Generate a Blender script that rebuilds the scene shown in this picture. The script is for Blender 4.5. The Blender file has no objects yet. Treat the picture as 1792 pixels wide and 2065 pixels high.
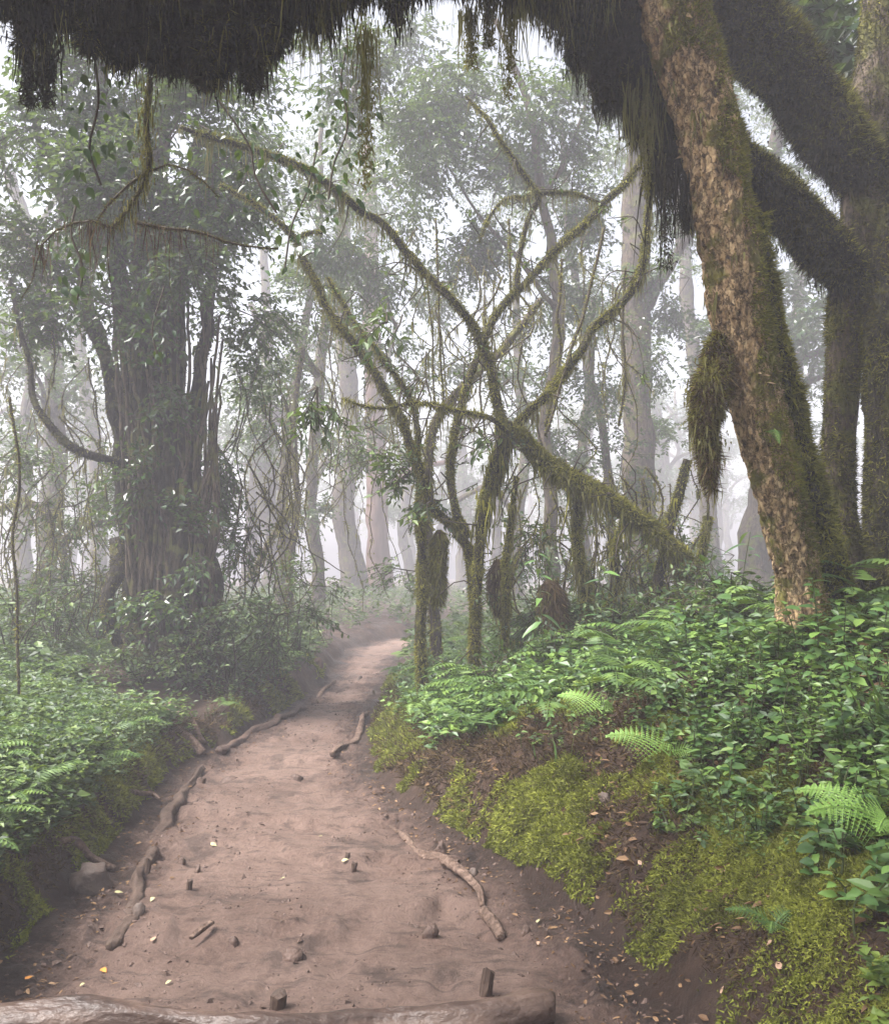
import bpy, math, random
import numpy as np
from mathutils import Vector, Matrix

# ------------------------------------------------------------------ camera, sky, sun, exposure
scene = bpy.context.scene
COL = scene.collection
R_ = math.radians
CAMZ, FPX, CX, CY, PITCH = 1.6, 1758.0, 896.0, 1032.5, R_(3.84)

cam_data = bpy.data.cameras.new('camera')
cam_data.sensor_fit = 'HORIZONTAL'
cam_data.sensor_width = 36.0
cam_data.lens = 36.0 * FPX / 1792.0
cam_data.clip_start, cam_data.clip_end = 0.05, 400.0
cam = bpy.data.objects.new('camera', cam_data)
COL.objects.link(cam)
cam.location = (0, 0, CAMZ)
cam.rotation_euler = (R_(90) + PITCH, 0, 0)
scene.camera = cam

SUN_EL, SUN_AZ = R_(58), R_(-105)         # azimuth from +Y towards +X: light from the left, a little behind
world = bpy.data.worlds.new('World')
scene.world = world
world.use_nodes = True
wn, wl = world.node_tree.nodes, world.node_tree.links
wn.clear()
w_out = wn.new('ShaderNodeOutputWorld')
w_bg = wn.new('ShaderNodeBackground')
w_hs = wn.new('ShaderNodeHueSaturation')
w_sky = wn.new('ShaderNodeTexSky')
w_sky.sky_type = 'NISHITA'
w_sky.sun_disc = False
w_sky.sun_elevation = SUN_EL
w_sky.sun_rotation = SUN_AZ
w_sky.dust_density = 6.0
w_sky.air_density = 1.0
w_sky.ozone_density = 1.0
w_hs.inputs['Saturation'].default_value = 0.38
w_bg.inputs['Strength'].default_value = 0.05
wl.new(w_sky.outputs[0], w_hs.inputs['Color'])
wl.new(w_hs.outputs[0], w_bg.inputs['Color'])
wl.new(w_bg.outputs[0], w_out.inputs['Surface'])

sun_d = bpy.data.lights.new('sun', 'SUN')
sun_d.energy = 1.5
sun_d.angle = R_(30)
sun_d.color = (1.0, 0.965, 0.94)
sun = bpy.data.objects.new('sun', sun_d)
COL.objects.link(sun)
sdir = Vector((math.sin(SUN_AZ) * math.cos(SUN_EL), math.cos(SUN_AZ) * math.cos(SUN_EL), math.sin(SUN_EL)))
sun.rotation_euler = sdir.to_track_quat('Z', 'Y').to_euler()
sun.location = (0, 0, 30)

vs = scene.view_settings
vs.view_transform = 'Standard'
vs.look = 'None'
vs.exposure = 2.85
vs.gamma = 1.0
vs.use_curve_mapping = False
cy = scene.cycles
cy.max_bounces = 8
cy.diffuse_bounces = 3
cy.glossy_bounces = 2
cy.transmission_bounces = 3
cy.volume_bounces = 4
cy.transparent_max_bounces = 4
cy.sample_clamp_indirect = 6.0
cy.use_denoising = True
HAZE_DENSITY = 0.0092

# ------------------------------------------------------------------ helpers
rng = np.random.default_rng(7)


def nrm(a):
    return a / np.maximum(np.linalg.norm(a, axis=-1, keepdims=True), 1e-9)


def ray(px, py):
    a, b = (px - CX) / FPX, (CY - py) / FPX
    cp, sp = math.cos(PITCH), math.sin(PITCH)
    return np.array([a, cp - b * sp, sp + b * cp])


def U(px, py, d):
    """the point d metres ahead (world Y) seen at a place of the photograph (1792 wide)"""
    r = ray(px, py)
    return np.array([0, 0, CAMZ]) + r * (d / r[1])


def _hash(ix, iy, iz, seed):
    h = (ix.astype(np.int64) * 374761393 + iy.astype(np.int64) * 668265263 + iz.astype(np.int64) * 2147483647 + seed * 974711) & 0xffffffff
    h = ((h ^ (h >> 13)) * 1274126177) & 0xffffffff
    return ((h ^ (h >> 16)) & 0xffff) / 65535.0


def vnoise(x, y, z=0.0, seed=0):
    x, y, z = np.broadcast_arrays(np.asarray(x, float), np.asarray(y, float), np.asarray(z, float))
    ix, iy, iz = np.floor(x).astype(np.int64), np.floor(y).astype(np.int64), np.floor(z).astype(np.int64)
    fx, fy, fz = x - ix, y - iy, z - iz
    fx, fy, fz = [f * f * (3 - 2 * f) for f in (fx, fy, fz)]
    r = 0
    for dx in (0, 1):
        for dy in (0, 1):
            for dz in (0, 1):
                w = (fx if dx else 1 - fx) * (fy if dy else 1 - fy) * (fz if dz else 1 - fz)
                r = r + w * _hash(ix + dx, iy + dy, iz + dz, seed)
    return r * 2 - 1


def fbm(x, y, z=0.0, seed=0, o=3):
    r, a, f = 0, 0.5, 1.0
    for k in range(o):
        r = r + a * vnoise(np.asarray(x) * f, np.asarray(y) * f, np.asarray(z) * f, seed + k * 17)
        a *= 0.5
        f *= 2.03
    return r


class Geo:
    def __init__(self):
        self.v, self.t, self.q, self.n = [], [], [], 0

    def add(self, V, tris=None, quads=None):
        V = np.asarray(V, float).reshape(-1, 3)
        if tris is not None and len(tris):
            self.t.append(np.asarray(tris).reshape(-1, 3) + self.n)
        if quads is not None and len(quads):
            self.q.append(np.asarray(quads).reshape(-1, 4) + self.n)
        self.v.append(V)
        self.n += len(V)
        return self

    def build(self, name, mat, parent=None, base=(0, 0, 0), smooth=False, attrs=None):
        V = np.concatenate(self.v) - np.asarray(base, float)
        T = np.concatenate(self.t) if self.t else np.zeros((0, 3), int)
        Q = np.concatenate(self.q) if self.q else np.zeros((0, 4), int)
        me = mesh_np(name, V, T, Q, smooth)
        me.materials.append(mat)
        for k, a in (attrs or {}).items():
            at = me.attributes.new(k, 'FLOAT', 'POINT')
            at.data.foreach_set('value', np.asarray(a, np.float32))
        return link(name, me, parent, base if parent is None else None)


def mesh_np(name, V, T, Q, smooth=False):
    me = bpy.data.meshes.new(name)
    me.vertices.add(len(V))
    me.vertices.foreach_set('co', np.asarray(V, np.float32).ravel())
    loops = np.concatenate([T.ravel(), Q.ravel()]).astype(np.int32)
    me.loops.add(len(loops))
    me.loops.foreach_set('vertex_index', loops)
    starts = np.concatenate([np.arange(len(T)) * 3, len(T) * 3 + np.arange(len(Q)) * 4]).astype(np.int32)
    me.polygons.add(len(starts))
    me.polygons.foreach_set('loop_start', starts)
    me.polygons.foreach_set('use_smooth', np.full(len(starts), smooth))
    me.update(calc_edges=True)
    me.validate()
    return me


def link(name, me, parent=None, loc=None):
    o = bpy.data.objects.new(name, me)
    COL.objects.link(o)
    if parent is not None:
        o.parent = parent
    if loc is not None:
        o.location = tuple(float(c) for c in loc)
    return o


def tag(o, label=None, cat=None, group=None, kind=None):
    if label: o['label'] = label
    if cat: o['category'] = cat
    if group: o['group'] = group
    if kind: o['kind'] = kind
    return o


def thing(name, label, cat, loc, group=None, rz=0.0):
    o = bpy.data.objects.new(name, None)
    o.empty_display_size = 0.1
    COL.objects.link(o)
    o.location = tuple(float(c) for c in loc)
    o.rotation_euler = (0, 0, rz)
    return tag(o, label, cat, group)


def copy_tree(o, parent=None):
    c = o.copy()
    COL.objects.link(c)
    c.parent = parent
    for ch in list(o.children):
        copy_tree(ch, c)
    return c


def spline(P, n):
    """Catmull-Rom through rows of P (any width), n samples"""
    P = np.asarray(P, float)
    m = len(P)
    if m == 2:
        t = np.linspace(0, 1, n)[:, None]
        return P[0] * (1 - t) + P[1] * t
    E = np.vstack([2 * P[0] - P[1], P, 2 * P[-1] - P[-2]])
    seg = np.linalg.norm(np.diff(P[:, :3], axis=0), axis=1)
    cum = np.concatenate([[0], np.cumsum(seg)])
    s = np.linspace(0, cum[-1], n)
    i = np.clip(np.searchsorted(cum, s, side='right') - 1, 0, m - 2)
    t = ((s - cum[i]) / np.maximum(seg[i], 1e-9))[:, None]
    p0, p1, p2, p3 = E[i], E[i + 1], E[i + 2], E[i + 3]
    return 0.5 * (2 * p1 + (p2 - p0) * t + (2 * p0 - 5 * p1 + 4 * p2 - p3) * t ** 2 + (3 * p1 - p0 - 3 * p2 + p3) * t ** 3)


class Tube:
    """a tapering limb: rows of x, y, z, r"""

    def __init__(self, pts, k=10, step=0.08, amp=0.12, freq=3.0, flute=0.0, seed=0, wob=0.0, fine=0.0):
        pts = np.asarray(pts, float)
        L = np.linalg.norm(np.diff(pts[:, :3], axis=0), axis=1).sum()
        n = max(4, int(L / step))
        S = spline(pts, n)
        self.C, self.R, self.L, self.n, self.k = S[:, :3].copy(), np.maximum(S[:, 3], 0.002), L, n, k
        if wob:
            s = np.linspace(0, L, n)
            for a in range(3):
                self.C[:, a] += wob * fbm(s * 1.7, 3.1 * a + seed, 0.5, seed + a)
        T = nrm(np.gradient(self.C, axis=0))
        N = np.zeros_like(T)
        ref = np.array([0, -1.0, 0.05]) if abs(T[0, 1]) < 0.9 else np.array([1.0, 0, 0])
        v = ref - T[0] * ref.dot(T[0])
        N[0] = v / np.linalg.norm(v)
        for i in range(1, n):
            v = N[i - 1] - T[i] * N[i - 1].dot(T[i])
            N[i] = v / max(np.linalg.norm(v), 1e-9)
        self.T, self.N, self.B = T, N, np.cross(T, N)
        th = np.arange(k) * 2 * np.pi / k
        self.th = th
        s = np.linspace(0, L, n)[:, None]
        ct, st = np.cos(th)[None], np.sin(th)[None]
        d = amp * fbm(ct * 1.4 + seed, st * 1.4, s * freq, seed) * 1.6
        if flute:
            d = d + flute * np.abs(np.sin(th[None] * 3.5 + 1.3 * fbm(s * 1.2, seed, 0, seed + 3)))
        if fine:
            d = d + fine * np.abs(fbm(ct * 7, st * 7, s * 9, seed + 9, 3)) * 2
        self.RR = self.R[:, None] * (1 + d)
        self.dirs = N[:, None] * ct[..., None] + self.B[:, None] * st[..., None]
        self.V = self.C[:, None] + self.dirs * self.RR[..., None]

    def mesh(self, g):
        n, k = self.n, self.k
        i, j = np.meshgrid(np.arange(n - 1), np.arange(k), indexing='ij')
        j2 = (j + 1) % k
        q = np.stack([i * k + j, i * k + j2, (i + 1) * k + j2, (i + 1) * k + j], -1).reshape(-1, 4)
        V = np.concatenate([self.V.reshape(-1, 3), self.C[:1], self.C[-1:]])
        jj = np.arange(k)
        t0 = np.stack([np.full(k, n * k), (jj + 1) % k, jj], -1)
        t1 = np.stack([np.full(k, n * k + 1), (n - 1) * k + jj, (n - 1) * k + (jj + 1) % k], -1)
        g.add(V, np.concatenate([t0, t1]), q)
        return g

    def sample(self, m, r, s0=0.0, s1=1.0):
        w = self.R * ((np.linspace(0, 1, self.n) >= s0) & (np.linspace(0, 1, self.n) <= s1))
        w[-1] = 0
        i = r.choice(self.n, m, p=w / w.sum())
        f = r.random(m)[:, None]
        th = r.random(m) * self.k
        j = np.floor(th).astype(int) % self.k
        g = (th - np.floor(th))[:, None]
        i2, j2 = np.minimum(i + 1, self.n - 1), (j + 1) % self.k
        P = (self.V[i, j] * (1 - f) + self.V[i2, j] * f) * (1 - g) + (self.V[i, j2] * (1 - f) + self.V[i2, j2] * f) * g
        N = nrm(self.dirs[i, j] * (1 - g) + self.dirs[i, j2] * g)
        return P, N


def blades(g, P, N, L, W, r, droop=0.4, spread=0.6):
    m = len(P)
    if not m: return
    L = np.broadcast_to(L, (m,)) * (0.5 + r.random(m))
    D = nrm(N + spread * r.normal(size=(m, 3)) + np.array([0, 0, -droop]))
    S = nrm(np.cross(D, r.normal(size=(m, 3))))
    W = np.broadcast_to(W, (m,)) * (0.6 + 0.8 * r.random(m))
    V = np.stack([P - S * W[:, None] / 2 - D * 0.005, P + S * W[:, None] / 2 - D * 0.005, P + D * L[:, None]], 1)
    g.add(V, np.arange(m * 3).reshape(-1, 3))


def strands(g, P, L, W, r, sway=0.12, seg=4):
    """hanging ribbons that taper to a point"""
    m = len(P)
    if not m: return
    L = np.broadcast_to(L, (m,)) * (0.35 + 1.0 * r.random(m))
    W = np.broadcast_to(W, (m,)) * (0.5 + r.random(m))
    a = r.random(m) * 6.283
    S = np.stack([np.cos(a), np.sin(a), 0 * a], -1)
    levels, C = [], P.copy()
    drift = r.normal(size=(m, 3)) * np.array([1, 1, 0])
    for i in range(seg + 1):
        w = W * (1.15 if i == 1 else 1.0) * max(0.08, 1 - (i / seg) ** 1.6)
        levels += [C - S * w[:, None] / 2, C + S * w[:, None] / 2]
        drift = drift * 0.6 + 0.7 * r.normal(size=(m, 3)) * np.array([1, 1, 0])
        C = C + np.array([0, 0, -1.0]) * (L / seg)[:, None] + drift * (sway * L / seg)[:, None]
    V = np.stack(levels, 1)
    b = np.arange(m)[:, None] * (2 * seg + 2)
    q = np.concatenate([b + np.array([2 * i, 2 * i + 1, 2 * i + 3, 2 * i + 2]) for i in range(seg)], 0)
    g.add(V, None, q)


def tufts(g, P, L, W, r, per=9, spread=0.05):
    """beards: several strands from about one place, longest in the middle"""
    m = len(P)
    if not m: return
    Pn = np.repeat(P, per, 0)
    off = r.normal(size=(m * per, 3)) * spread * np.array([1, 1, 0.25])
    Lm = np.repeat(np.broadcast_to(L, (m,)) * (0.5 + r.random(m)), per) * np.exp(-(np.linalg.norm(off, axis=1) / (1.6 * spread)) ** 2)
    strands(g, Pn + off, np.maximum(Lm, 0.03), W, r, 0.16, 3)


def leaves(g, P, D, N, L, W, fold=0.12, curl=0.12, simple=False):
    m = len(P)
    if not m: return
    L = np.broadcast_to(L, (m,))[:, None]
    W = np.broadcast_to(W, (m,))[:, None]
    D = nrm(D)
    S = nrm(np.cross(D, N))
    N = np.cross(S, D)
    if simple:          # two folded triangles, for leaves only a few pixels long
        V = np.stack([P, P + D * L * .42 + S * W * .5 + N * W * fold, P + D * L - N * L * curl, P + D * L * .42 - S * W * .5 + N * W * fold], 1)
        b = np.arange(m)[:, None] * 4
        g.add(V, np.concatenate([b + np.array([0, 1, 2]), b + np.array([0, 2, 3])], 0))
        return
    V = np.stack([P, P + D * L * .33 + S * W * .5 + N * W * fold, P + D * L * .72 + S * W * .36 + N * (W * fold - L * curl * .5),
                  P + D * L - N * L * curl, P + D * L * .72 - S * W * .36 + N * (W * fold - L * curl * .5), P + D * L * .33 - S * W * .5 + N * W * fold], 1)
    b = np.arange(m)[:, None] * 6
    g.add(V, None, np.concatenate([b + np.array([0, 1, 2, 3]), b + np.array([0, 3, 4, 5])], 0))


def rods(g, A, B, r0, r1):
    m = len(A)
    D = nrm(B - A)
    S = nrm(np.cross(D, np.array([0.31, 0.2, 0.93])))
    Q = np.cross(D, S)
    vs_ = []
    for C, rr in ((A, r0), (B, r1)):
        for t in (0, 2.094, 4.189):
            vs_.append(C + (S * math.cos(t) + Q * math.sin(t)) * rr)
    V = np.stack(vs_, 1)
    b = np.arange(m)[:, None] * 6
    g.add(V, None, np.concatenate([b + np.array([i, (i + 1) % 3, 3 + (i + 1) % 3, 3 + i]) for i in range(3)], 0))


def sprays(gl, gt, P, A, r, nleaf=9, twig=0.4, L=0.07, droop=0.35, aspect=0.5, simple=False):
    """leafy twigs starting at P along A"""
    m = len(P)
    tl = twig * (0.6 + 0.8 * r.random(m))
    A = nrm(A)
    E = P + A * tl[:, None] + np.array([0, 0, -1]) * (droop * tl)[:, None]
    if gt is not None:
        rods(gt, P, E, 0.005, 0.002)
    f = (np.arange(nleaf) + 0.6) / nleaf
    pos = P[:, None] + (E - P)[:, None] * f[None, :, None]
    side = nrm(np.cross(A, np.array([0, 0, 1.0]) + 0.3 * r.normal(size=(m, 3))))
    sg = np.where(np.arange(nleaf) % 2 == 0, 1, -1)[None, :, None]
    D = side[:, None] * sg + 0.5 * A[:, None] + 0.35 * r.normal(size=(m, nleaf, 3)) + np.array([0, 0, -droop])
    N = np.array([0, 0, 1.0]) + 0.5 * r.normal(size=(m, nleaf, 3))
    Ls = L * (0.6 + 0.7 * r.random(m * nleaf))
    leaves(gl, pos.reshape(-1, 3), D.reshape(-1, 3), N.reshape(-1, 3), Ls, Ls * aspect, simple=simple)


def in_ball(m, c, rad, r, shell=0.35):
    d = nrm(r.normal(size=(m, 3)))
    q = (shell + (1 - shell) * r.random(m)) ** 0.6
    return np.asarray(c) + d * q[:, None] * np.asarray(rad), d


# ------------------------------------------------------------------ materials (procedural)
def new_mat(name):
    m = bpy.data.materials.new(name)
    m.use_nodes = True
    nt = m.node_tree
    nt.nodes.clear()
    return m, nt.nodes, nt.links


def ramp(nodes, stops):
    n = nodes.new('ShaderNodeValToRGB')
    cr = n.color_ramp
    while len(cr.elements) < len(stops):
        cr.elements.new(0.5)
    for e, (p, c) in zip(cr.elements, stops):
        e.position = p
        e.color = (*c, 1)
    return n


def leafy(name, stops, rough=0.45, trans=0.25, spec=0.5, tcol=(0.16, 0.24, 0.03), big=0.0):
    m, N, L = new_mat(name)
    out = N.new('ShaderNodeOutputMaterial')
    geo = N.new('ShaderNodeNewGeometry')
    cr = ramp(N, stops)
    fac = geo.outputs['Random Per Island']
    if big:
        tc = N.new('ShaderNodeTexCoord')
        nz = N.new('ShaderNodeTexNoise')
        nz.inputs['Scale'].default_value = big
        nz.inputs['Detail'].default_value = 3
        L.new(tc.outputs['Object'], nz.inputs['Vector'])
        mx = N.new('ShaderNodeMath'); mx.operation = 'MULTIPLY_ADD'
        L.new(nz.outputs[0], mx.inputs[0]); mx.inputs[1].default_value = 1.6
        mx.inputs[2].default_value = -0.8
        ad = N.new('ShaderNodeMath'); ad.operation = 'ADD'; ad.use_clamp = True
        L.new(mx.outputs[0], ad.inputs[0]); L.new(fac, ad.inputs[1])
        fac = ad.outputs[0]
    L.new(fac, cr.inputs[0])
    p = N.new('ShaderNodeBsdfPrincipled')
    p.inputs['Roughness'].default_value = rough
    p.inputs['Specular IOR Level'].default_value = spec
    L.new(cr.outputs[0], p.inputs['Base Color'])
    if trans:
        t = N.new('ShaderNodeBsdfTranslucent')
        t.inputs['Color'].default_value = (*tcol, 1)
        mix = N.new('ShaderNodeMixShader')
        mix.inputs[0].default_value = trans
        L.new(p.outputs[0], mix.inputs[1]); L.new(t.outputs[0], mix.inputs[2])
        L.new(mix.outputs[0], out.inputs['Surface'])
    else:
        L.new(p.outputs[0], out.inputs['Surface'])
    return m


def rocky(name, stops, scale=6.0, stretch=(1, 1, 1), rough=0.85, bump=0.4, bscale=30.0, moss=None, moss_cut=0.55, spec=0.3, moss_scale=3.0, crack=0.0):
    """bark, wood, stone, clods: noise colours, bump and optional moss patches"""
    m, N, L = new_mat(name)
    out = N.new('ShaderNodeOutputMaterial')
    tc = N.new('ShaderNodeTexCoord')
    mp = N.new('ShaderNodeMapping')
    mp.inputs['Scale'].default_value = stretch
    L.new(tc.outputs['Object'], mp.inputs['Vector'])
    n1 = N.new('ShaderNodeTexNoise')
    n1.inputs['Scale'].default_value = scale
    n1.inputs['Detail'].default_value = 6
    n1.inputs['Roughness'].default_value = 0.65
    L.new(mp.outputs[0], n1.inputs['Vector'])
    cr = ramp(N, stops)
    L.new(n1.outputs[0], cr.inputs[0])
    col = cr.outputs[0]
    vo = None
    if crack:
        vo = N.new('ShaderNodeTexVoronoi')
        vo.feature = 'DISTANCE_TO_EDGE'
        vo.inputs['Scale'].default_value = crack
        wv = N.new('ShaderNodeMix'); wv.data_type = 'RGBA'
        wv.inputs['Factor'].default_value = 0.12
        L.new(mp.outputs[0], wv.inputs[6]); L.new(n1.outputs['Color'], wv.inputs[7])
        L.new(wv.outputs[2], vo.inputs['Vector'])
        ck = N.new('ShaderNodeMapRange')
        ck.inputs['From Max'].default_value = 0.09
        ck.inputs['To Min'].default_value = 0.35
        L.new(vo.outputs['Distance'], ck.inputs['Value'])
        mk = N.new('ShaderNodeMix'); mk.data_type = 'RGBA'; mk.blend_type = 'MULTIPLY'
        mk.inputs['Factor'].default_value = 1.0
        L.new(col, mk.inputs[6]); L.new(ck.outputs[0], mk.inputs[7])
        col = mk.outputs[2]
    if moss:
        n3 = N.new('ShaderNodeTexNoise')
        n3.inputs['Scale'].default_value = moss_scale
        n3.inputs['Detail'].default_value = 5
        L.new(tc.outputs['Object'], n3.inputs['Vector'])
        mr = N.new('ShaderNodeMapRange')
        mr.inputs['From Min'].default_value = moss_cut
        mr.inputs['From Max'].default_value = moss_cut + 0.08
        L.new(n3.outputs[0], mr.inputs['Value'])
        mx = N.new('ShaderNodeMix'); mx.data_type = 'RGBA'
        L.new(mr.outputs[0], mx.inputs['Factor'])
        L.new(col, mx.inputs[6])
        mx.inputs[7].default_value = (*moss, 1)
        col = mx.outputs[2]
    n2 = N.new('ShaderNodeTexNoise')
    n2.inputs['Scale'].default_value = bscale
    n2.inputs['Detail'].default_value = 8
    L.new(mp.outputs[0], n2.inputs['Vector'])
    b = N.new('ShaderNodeBump')
    b.inputs['Strength'].default_value = bump
    b.inputs['Distance'].default_value = 0.02
    hgt = n2.outputs[0]
    if vo is not None:
        mh = N.new('ShaderNodeMath'); mh.operation = 'MULTIPLY_ADD'
        L.new(ck.outputs[0], mh.inputs[0]); mh.inputs[1].default_value = 0.7
        L.new(n2.outputs[0], mh.inputs[2])
        hgt = mh.outputs[0]
    L.new(hgt, b.inputs['Height'])
    p = N.new('ShaderNodeBsdfPrincipled')
    p.inputs['Roughness'].default_value = rough
    p.inputs['Specular IOR Level'].default_value = spec
    L.new(col, p.inputs['Base Color'])
    L.new(b.outputs[0], p.inputs['Normal'])
    L.new(p.outputs[0], out.inputs['Surface'])
    return m


def earth_mat():
    m, N, L = new_mat('wet earth')
    out = N.new('ShaderNodeOutputMaterial')
    tc = N.new('ShaderNodeTexCoord')
    at = N.new('ShaderNodeAttribute'); at.attribute_name = 'mud'

    def noise(scale, detail, rough=0.6):
        n = N.new('ShaderNodeTexNoise')
        n.inputs['Scale'].default_value = scale
        n.inputs['Detail'].default_value = detail
        n.inputs['Roughness'].default_value = rough
        L.new(tc.outputs['Object'], n.inputs['Vector'])
        return n
    big, mid, fine = noise(1.1, 4), noise(9.0, 9, 0.78), noise(45, 8, 0.8)
    mud = ramp(N, [(0.26, (0.036, 0.021, 0.015)), (0.40, (0.12, 0.074, 0.056)), (0.52, (0.195, 0.125, 0.097)), (0.72, (0.285, 0.19, 0.15))])
    add = N.new('ShaderNodeMath'); add.operation = 'MULTIPLY_ADD'
    L.new(mid.outputs[0], add.inputs[0]); add.inputs[1].default_value = 0.85
    sc = N.new('ShaderNodeMath'); sc.operation = 'MULTIPLY'
    L.new(big.outputs[0], sc.inputs[0]); sc.inputs[1].default_value = 0.5
    L.new(sc.outputs[0], add.inputs[2])
    gr = N.new('ShaderNodeMath'); gr.operation = 'MULTIPLY_ADD'
    L.new(fine.outputs[0], gr.inputs[0]); gr.inputs[1].default_value = 0.6
    L.new(add.outputs[0], gr.inputs[2])
    wet = N.new('ShaderNodeMath'); wet.operation = 'MULTIPLY_ADD'
    L.new(at.outputs['Fac'], wet.inputs[0]); wet.inputs[1].default_value = 0.75
    sb = N.new('ShaderNodeMath'); sb.operation = 'SUBTRACT'
    L.new(gr.outputs[0], sb.inputs[0]); sb.inputs[1].default_value = 1.10
    L.new(sb.outputs[0], wet.inputs[2])
    L.new(wet.outputs[0], mud.inputs[0])
    soil = ramp(N, [(0.3, (0.024, 0.014, 0.009)), (0.52, (0.075, 0.042, 0.027)), (0.72, (0.15, 0.088, 0.055))])
    L.new(mid.outputs[0], soil.inputs[0])
    sn = noise(2.6, 8, 0.72)
    sr = N.new('ShaderNodeMapRange')
    sr.inputs['From Min'].default_value = 0.53; sr.inputs['From Max'].default_value = 0.62
    sr.inputs['To Min'].default_value = 1.0; sr.inputs['To Max'].default_value = 0.52
    L.new(sn.outputs[0], sr.inputs['Value'])
    sm = N.new('ShaderNodeMix'); sm.data_type = 'RGBA'; sm.blend_type = 'MULTIPLY'
    sm.inputs['Factor'].default_value = 1.0
    L.new(mud.outputs[0], sm.inputs[6]); L.new(sr.outputs[0], sm.inputs[7])
    cm = N.new('ShaderNodeMapping'); cm.inputs['Scale'].default_value = (1.3, 5.5, 2.0)
    L.new(tc.outputs['Object'], cm.inputs['Vector'])
    cn = N.new('ShaderNodeTexNoise')
    cn.inputs['Scale'].default_value = 2.2; cn.inputs['Detail'].default_value = 9; cn.inputs['Roughness'].default_value = 0.75
    L.new(cm.outputs[0], cn.inputs['Vector'])
    c2 = N.new('ShaderNodeMapRange')
    c2.inputs['From Min'].default_value = 0.55; c2.inputs['From Max'].default_value = 0.60
    c2.inputs['To Min'].default_value = 1.0; c2.inputs['To Max'].default_value = 0.6  # painted dark streaks stand in for crevice shade the bump hardly shows
    L.new(cn.outputs[0], c2.inputs['Value'])
    sm2 = N.new('ShaderNodeMix'); sm2.data_type = 'RGBA'; sm2.blend_type = 'MULTIPLY'
    sm2.inputs['Factor'].default_value = 1.0
    L.new(sm.outputs[2], sm2.inputs[6]); L.new(c2.outputs[0], sm2.inputs[7])
    # ragged border between trodden mud and dark humus
    e = N.new('ShaderNodeMath'); e.operation = 'MULTIPLY_ADD'
    L.new(mid.outputs[0], e.inputs[0]); e.inputs[1].default_value = 0.7
    e2 = N.new('ShaderNodeMath'); e2.operation = 'SUBTRACT'
    L.new(at.outputs['Fac'], e2.inputs[0]); e2.inputs[1].default_value = 0.35
    L.new(e2.outputs[0], e.inputs[2])
    mr = N.new('ShaderNodeMapRange')
    mr.inputs['From Min'].default_value = 0.35
    mr.inputs['From Max'].default_value = 0.62
    L.new(e.outputs[0], mr.inputs['Value'])
    mx = N.new('ShaderNodeMix'); mx.data_type = 'RGBA'
    L.new(mr.outputs[0], mx.inputs['Factor'])
    L.new(soil.outputs[0], mx.inputs[6]); L.new(sm2.outputs[2], mx.inputs[7])
    rr = N.new('ShaderNodeMapRange')
    rr.inputs['From Min'].default_value = 0.35; rr.inputs['From Max'].default_value = 0.65
    rr.inputs['To Min'].default_value = 0.42; rr.inputs['To Max'].default_value = 0.8
    L.new(big.outputs[0], rr.inputs['Value'])
    hs = N.new('ShaderNodeMath'); hs.operation = 'MULTIPLY_ADD'
    L.new(mid.outputs[0], hs.inputs[0]); hs.inputs[1].default_value = 1.5
    L.new(fine.outputs[0], hs.inputs[2])
    b = N.new('ShaderNodeBump')
    b.inputs['Strength'].default_value = 1.0
    b.inputs['Distance'].default_value = 0.035
    L.new(hs.outputs[0], b.inputs['Height'])
    p = N.new('ShaderNodeBsdfPrincipled')
    p.inputs['Specular IOR Level'].default_value = 0.35
    L.new(mx.outputs[2], p.inputs['Base Color'])
    L.new(rr.outputs[0], p.inputs['Roughness'])
    L.new(b.outputs[0], p.inputs['Normal'])
    L.new(p.outputs[0], out.inputs['Surface'])
    return m


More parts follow.
